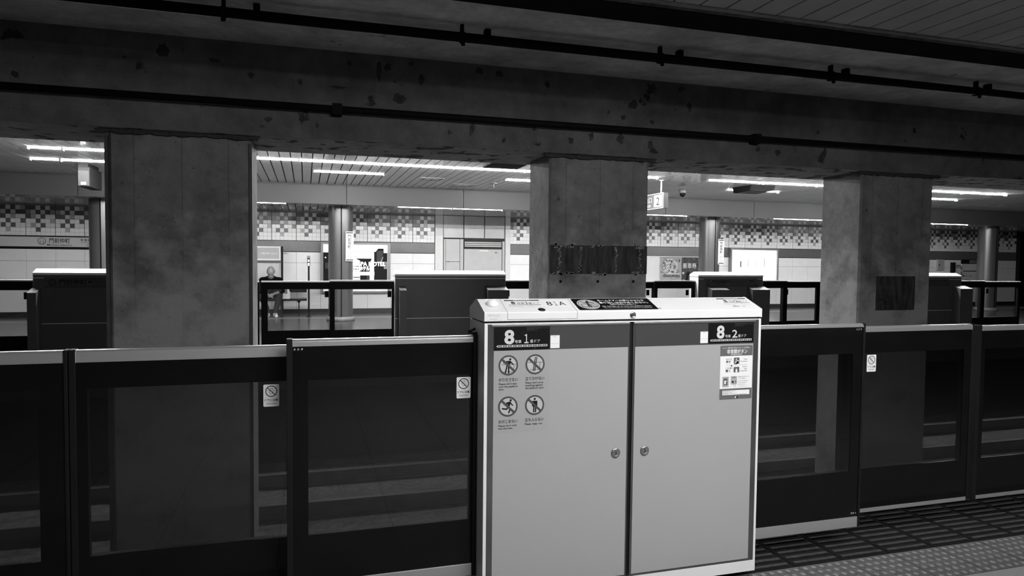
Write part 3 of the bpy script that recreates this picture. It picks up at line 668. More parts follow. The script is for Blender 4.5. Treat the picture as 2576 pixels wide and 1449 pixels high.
def far_cabinet(xa, xb, label, strip, hl, hr):
    t = thing('door_cabinet', label, 'cabinet', ((xa + xb) / 2, YFB + .13, 0), 'door cabinets of the opposite barrier')
    MB().box(xa, xb, YFB, YFB + .267, 0, 1.268).build('body', white, t)
    l = MB().prism([(YFB - .001, 1.278), (YFB + .268, 1.278), (YFB + .268, 1.312), (YFB + .142, 1.357), (YFB + .126, 1.357), (YFB - .001, 1.306)], 'x', xa - .002, xb + .002).build('lid', white, t, .002)
    bk = MB().box(xa + .004, xb - .004, YFB - .003, YFB - .0002, .02, .655).box(xa + .004, xb - .004, YFB - .003, YFB - .0002, .664, 1.236).box(xa + .004, xb - .004, YFB - .003, YFB - .0002, 1.246, 1.266)
    bk.build('back_panel', far_gray, t)
    MB().box(xa + .002, xb - .002, YFB + .002, YFB + .265, 1.2685, 1.2775).build('lid_shadow_gap', rubber, t)
    if strip: sign_strip(t, strip[0], strip[1], 1.125, 1.243, YFB - .0035)
    if hl: housing(t, hl[0], hl[1], hl[2])
    if hr: housing(t, hr[0], hr[1], hr[2])
    return t
far_cabinet(-3.285, -2.03, 'opposite platform door cabinet with dark station name strip, left of the broad column', (-3.16, -2.09), (-3.30, -3.20, 1.06), None)
far_cabinet(1.24, 2.907, 'wide opposite platform door cabinet without any name strip, in front of the wall bay', None, (1.29, 1.385, 1.075), (2.59, 2.907, 1.075))
far_cabinet(6.232, 7.49, 'opposite platform door cabinet with station name strip, seen over the near cabinet lid', (6.33, 7.38), (6.39, 6.72, 1.065), (7.17, 7.51, 1.065))
far_cabinet(10.64, 11.90, 'opposite platform door cabinet with name strip just right of the farthest column', (10.72, 11.60), None, (11.69, 11.99, 1.07))
def far_leaf(xa, xb, label, fixed, stL=.05, stR=.05, dot=None):
    y = YFB + (.085 if fixed else .14)
    t = thing('glass_barrier_panel' if fixed else 'sliding_door_leaf', label, 'barrier panel' if fixed else 'platform door', ((xa + xb) / 2, y, 0), 'glass panels and doors of the opposite barrier')
    zt = 1.215 if fixed else 1.200; th = .04
    MB().prism([(y - .002, zt - .022), (y + th + .002, zt - .022), (y + th + .002, zt - .004), (y + th - .006, zt), (y + .004, zt), (y - .002, zt - .006)], 'x', xa, xb).build('cap_rail', alu, t)
    m = MB(); w0, w1 = xa + stL, xb - stR
    zb = zt - .0225
    m.box(xa, w0, y, y + th, .03, zb); m.box(w1, xb, y, y + th, .03, zb); m.box(w0, w1, y, y + th, 1.082, zb); m.box(w0, w1, y, y + th, .03, .50)
    m.build('black_frame', black, t)
    box('glass_pane', far_glass, w0, w1, y + .016, y + .024, .50, 1.082, t)
    if dot is not None: box('sticker_back', black, dot, dot + .055, y + .011, y + .0155, .965, 1.055, t)
    return t
far_leaf(-2.028, -1.30, 'opposite fixed glass panel hidden mostly behind the broad left column', True)
far_leaf(-1.36, -.618, 'opposite sliding door mostly behind the broad left column', False)
far_leaf(-.592, .40, 'opposite sliding glass door directly below the seated bald man', False, .085, .055, .262)
far_leaf(.328, 1.236, 'opposite fixed glass panel in front of the clad round column with the hotel poster', True, .062, .03, 1.145)
far_leaf(2.909, 3.66, 'opposite fixed glass panel just right of the wide cabinet without name strip', True, .03, .05, 2.945)
far_leaf(3.62, 4.55, 'opposite sliding door hidden behind the left half of the middle column', False)
far_leaf(4.575, 5.56, 'opposite sliding glass door just right of the middle column, below the white blank board', False, .05, .09, 5.36)
far_leaf(5.475, 6.228, 'opposite fixed glass panel below the ticket poster, left of the small name-strip cabinet', True, .045, .05, 6.06)
far_leaf(7.493, 8.06, 'opposite fixed glass panel right of the small name-strip cabinet', True, .03, .085)
far_leaf(7.99, 8.80, 'opposite sliding glass door just left of the farthest column', False, .06, .08, 8.075)
far_leaf(8.82, 9.95, 'opposite sliding door hidden behind the farthest column', False)
far_leaf(9.90, 10.636, 'opposite fixed panel behind the farthest column, beside its name-strip cabinet', True)
far_leaf(11.903, 12.60, 'opposite fixed glass panel right of the last name-strip cabinet', True, .03, .10)
far_leaf(12.54, 13.6, 'opposite sliding glass door at the far right end of the barrier', False, .05, .06, 12.72)
far_leaf(-4.05, -3.288, 'opposite fixed glass panel at the far left end of the barrier', True, .05, .05, -3.42)

# ================================================================== far platform fittings
tube_mat = glow('lit_tube', 1.0, FAR_TUBE)
low_mat = glow('low_lit_tube', 1.0, LOW_TUBE)
fit_mat = gray('lamp_fitting', .7, .4, var=.03)
ORD = ['first', 'second', 'third', 'fourth', 'fifth', 'sixth', 'seventh', 'eighth', 'ninth', 'tenth', 'eleventh', 'twelfth', 'thirteenth', 'fourteenth', 'fifteenth']
def lamp(xa, xb, y, z, label, mat=None, group='fluorescent lamps over the opposite platform'):
    t = thing('fluorescent_lamp', label, 'lamp', ((xa + xb) / 2, y, z), group)
    MB().box(xa - .012, xa - .0005, y - .04, y + .04, z - .03, z + .0035).box(xb + .0005, xb + .012, y - .04, y + .04, z - .03, z + .0035).build('end_cap', fit_mat, t)
    m = MB(); pts = [(y + .024 * math.cos(math.pi * i / 8 + math.pi), z + .004 + .018 * math.sin(math.pi * i / 8 + math.pi)) for i in range(9)]
    m.prism(pts, 'x', xa, xb); m.build('tube', mat or tube_mat, t)
for i, (a, b) in enumerate(((-4.05, -3.61), (-3.58, -2.27), (-1.43, -.12), (-.09, 1.225), (1.25, 2.57), (2.592, 3.91), (3.935, 5.25), (5.35, 6.665), (7.81, 9.13), (9.16, 10.47), (10.5, 11.8), (13.2, 14.5), (14.53, 15.84))):
    lamp(a * 1.0155, b * 1.0155, 12.45, 3.196, ORD[i] + ' lit tube from the left in the front row under the high slatted ceiling')
for i, (a, b) in enumerate(((-4.5, -4.08), (-4.04, -2.72), (.16, 1.47), (3.97, 5.28), (9.24, 10.62), (14.7, 16.04))):
    lamp(a * 1.0155, b * 1.0155, 13.93, 3.196, ORD[i] + ' lit tube from the left in the second row under the high slatted ceiling')
for i, (a, b) in enumerate(((-1.74, -.42), (2.095, 3.385), (3.41, 4.66), (8.5, 9.81), (12.55, 13.74), (13.76, 15.06), (17.0, 18.33), (18.35, 19.65))):
    lamp(a * 1.012, b * 1.012, 16.6, 2.756, ORD[i] + ' lit tube from the left in the back row below the lower ceiling', low_mat)
edge_fill_mat = glow('edge_fill_tube', 1.0, EDGE_FILL)  # made-up row hidden behind the beam, adds light to the far platform
for i in range(15):
    lamp(-4.6 + i * 1.5, -4.6 + i * 1.5 + 1.42, 10.75, 3.196, ORD[i] + ' tube from the left in the added fill row hidden above the opposite platform edge', edge_fill_mat)
# clad round columns
clad = gray('clad_column_metal', .14, .28, .5, var=.04, scale=2)
def clad_column(x, label, sign):
    t = thing('clad_column', label, 'column', (x, 17.2, 0), 'round metal-clad columns on the opposite platform')
    m = MB(); R = .29
    for a0, a1 in ((-87.5, 87.5), (92.5, 267.5)):
        pts = []
        for i in range(15):
            q_ = math.radians(a0 + (a1 - a0) * i / 14); pts.append((x + R * math.cos(q_), 17.2 + R * math.sin(q_)))
        n = len(m.v); kk = len(pts)
        m.v += [(p[0], p[1], .10) for p in pts] + [(p[0], p[1], 2.755) for p in pts]
        for i in range(kk - 1): m.f.append((n + i, n + i + 1, n + kk + i + 1, n + kk + i)); m.m.append(0); m.smooth.append(True)
    m.build('cladding', clad, t)
    MB().lathe((x, 17.2, .1), [(.278, 0), (.278, 2.65)], 32).build('core', dark_void, t)
    MB().lathe((x, 17.2, 0), [(.335, 0), (.335, .07), (.315, .095), (.30, .0995)], 36).build('base_ring', gray('column_base', .28, .45, var=.1), t)
    if sign:
        sx = x + .10
        f = Face2D((sx, 16.895, 1.44), (1, 0, 0), (0, 0, 1), .0022)
        pl_ = MB().box(sx, sx + .185, 16.897, 16.915, 1.44, 2.15); pl_.build('sign_plate', paper, t)
        for xx in (sx + .03, sx + .15): MB().box(xx, xx + .012, 16.9151, 16.945, 1.5, 2.1).build('sign_bracket', steel, t)
        f.rect(.012, .173, .665, .695, 1, 1); f.rect(.012, .173, .016, .046, 1, 1)
        for i, ch in enumerate('門前仲町'): f.text(ch, .0925, .562 - i * .083, .088, 2, 1, .075, 'c', .01)
        f.text('もんぜんなかちょう', .0925, .268, .02, 3, 1, .15, 'c'); f.text('Monzen-', .0925, .222, .03, 2, 1, .11, 'c'); f.text('nakacho', .0925, .182, .03, 2, 1, .12, 'c')
        f.ring(.0925, .105, .036, .042, 3, 1); f.text('T', .0925, .112, .026, 2, 1, None, 'c'); f.text('１２', .0925, .077, .034, 2, 1, .05, 'c')
        lab(f.build('name_lettering', [paper, ink_gray, ink, sign_mid], t), 'vertical station name lettering')
clad_column(.82, 'round metal-clad column with vertical station name sign in front of the hotel poster', True)
clad_column(11.05, 'round metal-clad column with name sign left of the glowing white poster box', True)
clad_column(21.55, 'round metal-clad column at the far right, beside the arrow notice board', False)
clad_column(-4.27, 'round metal-clad column at the left, just beside the broad concrete column', False)
# illuminated showcase with the hotel poster
t = thing('poster_showcase', 'wide glowing gray-framed hotel poster behind the left clad column', 'poster box', (1.33, 19.38, .55))
m = MB(); m.box(.40, .46, 19.28, 19.40, .55, 1.93); m.box(2.19, 2.26, 19.28, 19.40, .55, 1.93); m.box(.4601, 2.1899, 19.28, 19.40, 1.885, 1.93); m.box(.4601, 2.1899, 19.28, 19.40, .55, .60)
m.build('frame', gray('showcase_frame', .26, .4, .4, var=.05), t)
f = Face2D((.46, 19.34, .60), (1, 0, 0), (0, 0, 1), .003)
f.rect(0, 1.73, 0, 1.285, 0, 1)
f.rect(0, .34, .2, 1.06, 1, 2); f.rect(.0, .34, 1.06, 1.285, 0, 2); f.rect(.05, .30, .62, .78, 3, 3); f.disc(.06, .92, .02, 0, 3); f.disc(.22, .92, .02, 0, 3); f.disc(.20, .50, .016, 0, 3)
f.poly([(1.36, .2), (1.72, .2), (1.72, 1.06), (1.62, 1.06), (1.62, 1.18), (1.47, 1.18), (1.40, 1.09), (1.36, 1.09)], 1, 2); f.rect(1.43, 1.60, .80, 1.12, 3, 3); f.stroke([(1.52, .76), (1.60, .94)], .02, 2, 4)
for i in range(3):
    for j in range(6): f.rect(1.63 + i * .03, 1.645 + i * .03, .62 + j * .035, .64 + j * .035, 0, 3)
f.poly([(.86, .90), (1.30, .90), (1.24, .78), (1.18, .2), (.98, .2), (.98, .84)], 1, 2); f.rect(1.16, 1.24, .25, .70, 3, 3)
for i in range(7): f.rect(.80, .97, .22 + i * .075, .245 + i * .075, 3, 3)
f.rect(.80, 1.0, .955, .965, 2, 3); f.rect(.80, 1.36, 1.09, 1.10, 2, 3); f.rect(1.12, 1.22, .93, 1.08, 4, 3)
f.text('APA HOTEL', .89, .70, .155, 4, 6, .78, 'l', .022); f.disc(.83, .745, .045, 4, 6)
f.text('アパホテル', .80, .58, .13, 4, 6, .43, 'l', .03)
for i in range(7): f.rect(.80 + i * .082, .872 + i * .082, .44, .535, 4, 6, .012)
lab(f.build('lit_poster', [glow('poster_glow_white', .8, .75), glow('poster_dark', .02, .02), glow('poster_mid', .4, .4), glow('poster_dark_gray', .07, .12), glow('poster_glow_letters', 1, 3.5)], t), 'glowing hotel poster')
MB().box(.4601, 2.1899, 19.3405, 19.3999, .6001, 1.8849).build('light_box', paper, t)
# white glowing poster box
t = thing('poster_showcase', 'glowing white gray-framed poster box with faint tower sketches', 'poster box', (14.1, 19.38, .7))
m = MB(); m.box(13.19, 13.24, 19.27, 19.40, .72, 1.955); m.box(14.975, 15.025, 19.27, 19.40, .72, 1.955); m.box(13.2401, 14.9749, 19.27, 19.40, 1.90, 1.955); m.box(13.2401, 14.9749, 19.27, 19.40, .72, .78)
m.build('frame', MATS['showcase_frame'], t)
f = Face2D((13.24, 19.33, .78), (1, 0, 0), (0, 0, 1), .003); f.rect(0, 1.735, 0, 1.12, 0, 1)
for a, h0, h1, w, mm in ((.34, .56, .76, .05, 1), (.63, .56, .82, .03, 2), (.93, .58, .80, .02, 2), (1.25, .58, .87, .035, 2), (1.42, .36, .66, .02, 2)):
    f.rect(a, a + w, h0, h1, mm, 2); f.stroke([(a - .10, h0), (a + w + .02, h0 + .005)], .008, mm, 2, False)
f.stroke([(.50, .42), (.50, .15)], .012, 2, 2, False); f.stroke([(1.0, .55), (1.0, .3)], .008, 2, 2, False); f.stroke([(1.28, .35), (1.45, .33), (1.46, .38)], .012, 2, 2, False)
lab(f.build('lit_poster', [glow('white_box_glow', 1, 1.6), glow('sketch_gray', .12, .5), glow('sketch_pale', .3, .9)], t), 'white lit poster')
MB().box(13.2401, 14.9749, 19.3305, 19.3999, .7801, 1.8999).build('light_box', paper, t)
# paper posters and board
t = thing('notice_board', 'blank white notice board with pale top rail left of the illustrated poster', 'board', (10.2, 19.39, .5))
box('board', gray('blank_board', .74, .4, var=.02), 8.9, 10.64, 19.37, 19.404, .55, 1.64, t); box('top_rail', white, 8.9, 12.3, 19.35, 19.404, 1.645, 1.668, t)
def doodles(f, W, H, n, seed, mi, k):
    rr = random.Random(seed)
    for i in range(n):
        a, b = rr.uniform(.05, W - .05), rr.uniform(H * .28, H - .05); pts = [(a, b)]
        for j in range(rr.randint(2, 5)): pts.append((min(W - .02, max(.02, pts[-1][0] + rr.uniform(-.07, .07))), min(H - .02, max(.22, pts[-1][1] + rr.uniform(-.06, .06)))))
        f.stroke(pts, rr.uniform(.005, .014), rr.choice(mi), k, False)
f = Face2D((10.70, 19.385, .75), (1, 0, 0), (0, 0, 1), .003); W, H = .755, .885
f.rect(0, W, 0, H, 0, 1); f.disc(.36, .58, .27, 1, 2); f.ring(.34, .62, .17, .18, 2, 3); doodles(f, W, H, 70, 3, (2, 3, 2, 1), 4)
for i in range(7): f.ring(.15 + i * .085, .30, .026, .042, 3, 5)
f.rect(.02, .70, .02, .14, 1, 2); f.ring(.05, .1, .018, .03, 3, 4); f.text('東京  さんぽ', .15, .07, .045, 2, 3, .2); f.rect(.5, .7, .33, .38, 1, 5); f.stroke([(.5, .5), (.52, .66), (.54, .5)], .02, 2, 5, False); f.rect(.46, .6, .6, .68, 1, 4); f.rect(.66, .69, .78, .83, 3, 5); f.stroke([(.46, .6), (.6, .6)], .01, 3, 5, False)
tag(f.build('poster', [gray('poster_gray', .40, .5), gray('poster_pale', .66, .5), gray('poster_line', .24, .5), gray('poster_ink', .04, .5)], None), 'pale illustrated doodle poster with a row of dark rings', 'poster')
f = Face2D((11.475, 19.385, .70), (1, 0, 0), (0, 0, 1), .003); W, H = .79, .93
f.rect(0, W, 0, H, 0, 1); doodles(f, W, H, 40, 8, (1, 2), 2); f.text('乗車券', .02, .60, .19, 3, 4, .50, 'l', .012); f.disc(.05, .44, .035, 3, 3); f.poly([(.10, .1), (.2, .5), (.36, .40), (.24, .36), (.2, .08)], 2, 3); f.stroke([(.02, .12), (.08, .24), (.1, .12), (.03, .06)], .025, 3, 3)
tag(f.build('poster', [gray('ticket_poster_dark', .06, .5, var=.6, scale=9), gray('ticket_poster_mid', .13, .5), ink, paper], None), 'dark ticket poster with bold white writing beside the illustrated one', 'poster')
# wall station sign
t = thing('station_sign', 'long pale lit station name sign on the far left wall', 'sign', (-6.2, 19.38, 1.7))
box('sign_box', gray('wall_sign_face', .62, .4, var=.02), -7.6, -5.0, 19.345, 19.404, 1.715, 1.955, t)
MB().box(-7.6, -5.0, 19.33, 19.404, 1.9551, 1.985).box(-7.6, -5.0, 19.33, 19.404, 1.68, 1.7149).build('sign_edge', ink, t)
f = Face2D((-7.6, 19.344, 1.715), (1, 0, 0), (0, 0, 1), .003)
f.ring(1.45, .135, .075, .088, 2, 1); f.text('T', 1.45, .155, .05, 2, 1, None, 'c', .01); f.text('１２', 1.45, .08, .085, 1, 1, .10, 'c', .015); f.text('門前仲町', 1.61, .10, .135, 1, 1, .44, 'l', .01); f.text('Monzen-nakacho', 1.56, .025, .062, 1, 1, .54, 'l', .004)
f.text('茅 場 町', 2.28, .15, .062, 1, 1, .21, 'l', .01); f.text('Kayabacho', 2.30, .115, .028, 1, 1, .17); f.ring(2.45, .055, .03, .036, 2, 1); f.text('T11', 2.45, .045, .03, 2, 1, None, 'c')
f.build('name_lettering', [paper, ink, ink_gray], t)
# hanging exit sign
t = thing('hanging_sign', 'lit hanging exit sign numbered two beside the middle concrete column', 'sign', (7.06, 13.2, 2.61))
MB().box(7.003, 7.11, 12.60, 13.85, 2.61, 2.93).build('sign_case', gray('sign_case_dark', .05, .4), t, .004)
f = Face2D((7.0022, 13.85, 2.61), (0, -1, 0), (0, 0, 1), .002); f.rect(0, 1.25, 0, .32, 0, 1); f.rect(.015, 1.235, .015, .305, 1, 2); f.rect(.86, 1.20, .04, .28, 0, 3); f.text('2', 1.03, .075, .23, 2, 4, .14, 'c'); f.text('出口', .50, .15, .13, 0, 3, .26); f.text('Exit', .52, .05, .10, 0, 3, .20)
lab(f.build('sign_face', [glow('exit_white', .55, .6), glow('exit_gray', .13, .25), ink], t), 'lit sign face')
for yy in (12.8, 13.6): MB().tube((7.057, yy, 2.9305), (7.057, yy, 3.1995), .016).lathe((7.057, yy, 3.185), [(.05, 0), (.05, .0145)], 16).build('pole', white, t)
# ceiling fittings
t = thing('dome_camera', 'small dark dome camera under the slatted ceiling right of the exit sign', 'camera', (8.5, 14.4, 3.2))
MB().lathe((8.5, 14.4, 3.12), [(.075, 0), (.085, .03), (.085, .0795)], 24).build('mount', gray('camera_gray', .2, .4), t); MB().lathe((8.5, 14.4, 3.035), [(.02, 0), (.05, .02), (.065, .05), (.07, .0845)], 24).build('dome', black_gloss, t)
t = thing('speaker_box', 'dark wedge speaker box hanging under the second tube row, right opening', 'speaker', (9.57, 13.2, 3.08))
MB().prism([(12.85, 3.199), (12.90, 3.10), (13.50, 3.075), (13.55, 3.199)], 'x', 9.27, 9.88).build('case', gray('speaker_dark', .006, .9, spec=.05), t); MB().prism([(12.92, 3.094), (12.92, 3.0985), (13.48, 3.0745), (13.48, 3.07)], 'x', 9.32, 9.83).build('grille', gray('speaker_grille', .025, .7), t)
t = thing('monitor_box', 'boxy gray ceiling monitor housing left of the broad concrete column', 'monitor', (-3.85, 14.5, 2.78))
MB().box(-3.965, -3.775, 14.32, 15.1, 2.777, 3.134).build('case', gray('monitor_case', .02, .7, spec=.1), t, .006); box('front_cover', gray('monitor_front', .035, .6, spec=.1), -3.96, -3.78, 14.30, 14.3195, 2.788, 3.068, t, .006); box('visor', gray('monitor_visor', .012, .7, spec=.1), -3.965, -3.80, 14.33, 15.0, 3.1345, 3.1995, t)
lab(MB().box(-3.91, -3.83, 14.29, 14.2995, 2.81, 2.854).build('status_light', glow('status_light', 1, 6), t), 'glowing status light')
def hatch(pts, label):
    t = MB(); cx = sum(p[0] for p in pts) / 4; cy = sum(p[1] for p in pts) / 4
    x0, x1, y0, y1 = min(p[0] for p in pts), max(p[0] for p in pts), min(p[1] for p in pts), max(p[1] for p in pts)
    for a in ((x0, x1, y0, y0 + .05), (x0, x1, y1 - .05, y1), (x0, x0 + .03, y0 + .05, y1 - .05), (x1 - .03, x1, y0 + .05, y1 - .05)): t.box(a[0], a[1], a[2], a[3], 3.192, 3.1995)
    return tag(t.build('ceiling_hatch', gray('hatch_frame_' + str(int(cx * 10)), .12 if cx > 3 else .35, .4)), label, 'hatch')
hatch([(2.28, 14.17), (2.78, 14.74)], 'faint pale rectangular hatch outline in the slatted ceiling')
hatch([(3.17, 15.1), (3.71, 15.73)], 'dark rectangular hatch frame in the slatted ceiling near the fascia')
tag(MB().box(3.08, 3.72, 11.5, 12.14, 3.185, 3.1995).build('ceiling_vent', dark_void), 'black square ceiling opening above the front tubes, left of the middle column', 'vent')
def sprinkler(x, y, z, label):
    t = thing('ceiling_sprinkler', label, 'sprinkler', (x, y, z)); MB().lathe((x, y, z - .012), [(.10, 0), (.11, .0118)], 20).build('plate', steel, t); MB().tube((x, y, z - .09), (x, y, z - .0125), .012).lathe((x, y, z - .1), [(.03, 0), (.03, .008)], 12).build('nozzle', steel, t)
sprinkler(3.98, 14.7, 3.2, 'small round sprinkler under the high ceiling left of the middle column')
sprinkler(.28, 18.6, 2.76, 'small round fitting under the low ceiling left of the clad hotel-poster column')
sprinkler(2.9, 18.6, 2.76, 'small round fitting under the low ceiling left of the equipment bay')
sprinkler(13.8, 18.6, 2.76, 'small round fitting under the low ceiling above the glowing white poster box')
# equipment in the bay
t = thing('equipment_cabinet', 'pale gray equipment cabinet with louvre vent in the wall bay', 'cabinet', (4.9, 19.42, 0))
bay = gray('bay_cabinet', .50, .4, var=.04)
box('door', bay, 4.385, 5.515, 19.40, 19.4549, .12, 1.805, t, .004); box('side_frame', bay, 5.535, 5.60, 19.40, 19.4549, .12, 2.04, t)
for i in range(3): MB().prism([(19.395, 1.873 + i * .052), (19.45, 1.895 + i * .052), (19.45, 1.915 + i * .052), (19.395, 1.908 + i * .052)], 'x', 4.40, 5.50).build('louvre_slat', bay, t)
box('label_plate', white, 4.85, 5.10, 19.394, 19.3995, 1.745, 1.775, t); box('small_plate', sign_mid, 5.30, 5.38, 19.394, 19.3995, 1.69, 1.73, t)
t = thing('wall_door', 'narrow pale gray service door left of the louvred equipment cabinet', 'door', (4.05, 19.42, 0))
box('upper_leaf', bay, 3.85, 4.255, 19.41, 19.4549, 1.44, 2.085, t, .003); box('lower_leaf', bay, 3.85, 4.255, 19.41, 19.4549, .12, 1.43, t, .003); MB().box(3.79, 3.84, 19.40, 19.4549, .12, 2.085).box(4.265, 4.36, 19.40, 19.4549, .12, 2.085).build('frame', bay, t); MB().ball((3.92, 19.403, 1.44), .012).build('knob', ink, t)
# framed sign over the bench with dark posts
t = thing('sign_frame', 'white-framed gray sign on a black post behind the seated bald man', 'sign', (-.9, 18.9, 0))
m = MB(); m.box(-1.75, -.62, 18.86, 18.92, 1.755, 1.795); m.box(-1.75, -.62, 18.86, 18.92, 1.43, 1.47); m.box(-.66, -.62, 18.86, 18.92, 1.4701, 1.7549); m.box(-1.75, -1.71, 18.86, 18.92, 1.4701, 1.7549); m.build('frame', white, t, .004)
box('display', gray('display_gray', .42, .3, var=.04), -1.7099, -.6601, 18.88, 18.915, 1.4701, 1.7549, t)
f = Face2D((-1.70, 18.878, 1.47), (1, 0, 0), (0, 0, 1), .002); f.text('ご案内所', .57, .12, .06, 0, 1, .24, 'l', .01); f.text('ただいま', .84, .12, .05, 0, 1, .15, 'l', .03); f.build('display_lettering', [paper], t)
box('post', ink, -.612, -.56, 18.84, 18.94, 0, 1.80, t); box('header', gray('frame_header', .08, .5), -1.75, -.62, 18.87, 18.91, 1.37, 1.429, t); box('side_panel', gray('screen_pane', .55, .3), -1.75, -.665, 18.90, 18.91, .62, 1.3699, t); box('post', ink, -1.80, -1.755, 18.84, 18.94, 0, 1.80, t)
f = Face2D((-.575, 19.403, 1.565), (1, 0, 0), (0, 0, 1), .002); f.rect(0, .135, 0, .085, 0, 1); f.text('A出口', .0, .04, .04, 1, 2, .10, 'l', .02); tag(f.build('wall_sticker', [paper, ink], None), 'tiny white sticker with black writing on the wall panel', 'sticker')
# bench
t = thing('bench', 'low dark bench with backrest against the far wall', 'bench', (-.7, 18.6, 0))
dk = gray('bench_dark', .015, .5, var=.2, spec=.2); dk2 = gray('bench_back', .02, .6, var=.1, spec=.15)
box('seat', dk, -1.7, .03, 18.42, 18.80, .40, .45, t, .008); box('backrest', dk2, -1.7, .03, 18.81, 18.835, .60, .84, t, .006); MB().tube((-.36, 18.41, .455), (.02, 18.41, .455), .008).build('seat_rail', steel, t)
for xx in (-1.45, -.585): MB().box(xx - .035, xx + .035, 18.5, 18.8, .0, .3995).build('leg', dk, t)
MB().box(-.18, -.15, 18.55, 18.62, 0, .34).prism([(-.22, .3995), (-.11, .3995), (-.15, .3405), (-.18, .3405)], 'y', 18.5, 18.66).build('leg', dk, t)
MB().box(.03, .0301, 18.45, 18.46, .4, .45).build('end_cap', dk, t)
t = thing('paper_bag', 'white paper bag standing on the bench beside the bald man', 'bag', (-.47, 18.6, .45))
MB().prism([(-.555, .4505), (-.40, .4505), (-.385, .60), (-.415, .66), (-.42, .76), (-.545, .76), (-.55, .60)], 'y', 18.52, 18.60).build('bag', white, t, .01); MB().box(-.52, -.45, 18.5145, 18.5195, .58, .75).build('printed_panel', sign_mid, t)
# intercom post
t = thing('intercom_post', 'slim black emergency call post with white light beside the bench', 'post', (.075, 18.2, 0))
MB().box(.055, .10, 18.17, 18.22, .03, 1.30).build('pole', ink, t); MB().prism([(.02, 0), (.13, 0), (.115, .03), (.035, .03)], 'y', 18.13, 18.26).build('foot', dk, t)
MB().box(.035, .115, 18.165, 18.225, 1.3005, 1.56).build('head', gray('post_head', .28, .4), t, .004); MB().box(.05, .10, 18.158, 18.1645, 1.34, 1.50).build('speaker_panel', ink, t)
f = Face2D((.075, 18.157, 1.435), (1, 0, 0), (0, 0, 1), .002); f.disc(0, 0, .018, 0, 1, 20, .032); f.rect(-.018, .018, -.125, -.06, 0, 1, .008); f.build('lamp', [glow('post_lamp', 1, 2.5)], t)
# far right wall fittings
t = thing('wall_box', 'pale gray electrical box on the wall in the far right opening', 'box', (22.0, 19.38, 1.3)); box('case', gray('wall_box_gray', .42, .4), 21.86, 22.16, 19.33, 19.404, 1.28, 1.67, t, .01); box('handle', ink, 21.92, 21.95, 19.318, 19.3295, 1.44, 1.50, t)
t = thing('fire_post', 'dark wall-side post with bent steel arm in the far right opening', 'post', (22.5, 19.2, 0)); box('pole', ink, 22.40, 22.55, 19.2, 19.28, 0, 1.57, t); MB().limb([(22.55, 19.19, 1.46), (22.76, 19.19, 1.46), (22.80, 19.19, 1.40), (22.82, 19.19, 1.1)], [.02, .02, .02, .02]).build('arm', steel, t)
t = thing('arrow_board', 'white notice board with arrows and dark header at the far right', 'board', (23.5, 19.38, .8)); box('panel', gray('arrow_board_white', .66, .4), 23.03, 23.95, 19.36, 19.404, .8, 1.52, t); box('header', ink, 23.03, 23.95, 19.36, 19.404, 1.5205, 1.68, t)
f = Face2D((23.03, 19.358, .8), (1, 0, 0), (0, 0, 1), .003); f.rect(.35, .85, .74, .86, 1, 1, .04); f.rect(.08, .80, .44, .47, 0, 1); f.stroke([(.05, .28), (.18, .28)], .02, 0, 1, False); f.stroke([(.10, .33), (.05, .28), (.10, .23)], .02, 0, 1, False); f.text('のりば', .2, .24, .09, 0, 1, .3); f.text('出口', .15, .10, .09, 0, 1, .2); f.build('board_lettering', [ink, sign_mid], t)

# ================================================================== the seated man
skin = gray('skin', .22, .5, var=.06, scale=20); shirt = gray('black_jumper', .004, .95, var=.3, scale=40, spec=.05); trs = gray('dark_trousers', .022, .95, var=.3, scale=30, spec=.1); shoe = gray('white_sneaker', .72, .5, var=.06); hairm = gray('short_gray_hair', .06, .8, var=.3, scale=60); eye = gray('eye_dark', .03, .3)
px, py = -.84, 18.6
man = thing('person', 'bald seated man in black jumper leaning forward with head bowed, white shoes', 'person', (px, py, 0))
def fuse(mb, name, mat, vox, sm=6):
    o = mb.build(name, mat, man); r = o.modifiers.new('fuse', 'REMESH'); r.mode = 'VOXEL'; r.voxel_size = vox; r.use_smooth_shade = True
    s_ = o.modifiers.new('smooth', 'SMOOTH'); s_.factor = .5; s_.iterations = sm; return o
J = lambda x, y, z: (px + x, py + y, z)
hipL, hipR = J(.11, -.02, .575), J(-.11, -.02, .575); kneL, kneR = J(.21, -.44, .53), J(-.20, -.44, .53); ankL, ankR = J(.11, -.40, .10), J(-.07, -.40, .10)
waist, chest, neck, head = J(0, -.06, .68), J(0, -.20, .90), J(0, -.26, 1.00), J(.005, -.35, 1.115)
shL, shR = J(.20, -.20, .92), J(-.20, -.20, .92); elL, elR = J(.28, -.32, .66), J(-.27, -.32, .66); wrL, wrR = J(.075, -.52, .60), J(-.05, -.52, .58)
b = MB()
b.limb([J(0, -.03, .56), waist, chest], [.14, .135, .15]); b.limb([shR, chest, shL], [.075, .12, .075]); b.limb([chest, neck, head], [.10, .062, .07])
for h_, k_, a_ in ((hipL, kneL, ankL), (hipR, kneR, ankR)): b.limb([h_, k_, a_], [.085, .062, .042]); b.limb([a_, (a_[0], a_[1] - .13, .045)], [.04, .035])
for s_, e_, w_, d in ((shL, elL, wrL, -1), (shR, elR, wrR, 1)):
    b.limb([s_, e_, w_], [.055, .044, .03])
    pc = Vector(w_) + Vector((d * .035, -.045, -.03)); b.limb([w_, tuple(pc)], [.03, .034])
    for i in range(4):
        q0 = pc + Vector((d * .012, -.012, .026 - i * .017)); q1 = q0 + Vector((d * .04, -.02, -.012)); q2 = q1 + Vector((d * .02, .022, -.02)); b.limb([tuple(q0), tuple(q1), tuple(q2)], [.0095, .009, .008], 8)
    b.limb([tuple(pc + Vector((0, .01, .02))), tuple(pc + Vector((d * .02, -.03, .045)))], [.011, .009], 8)
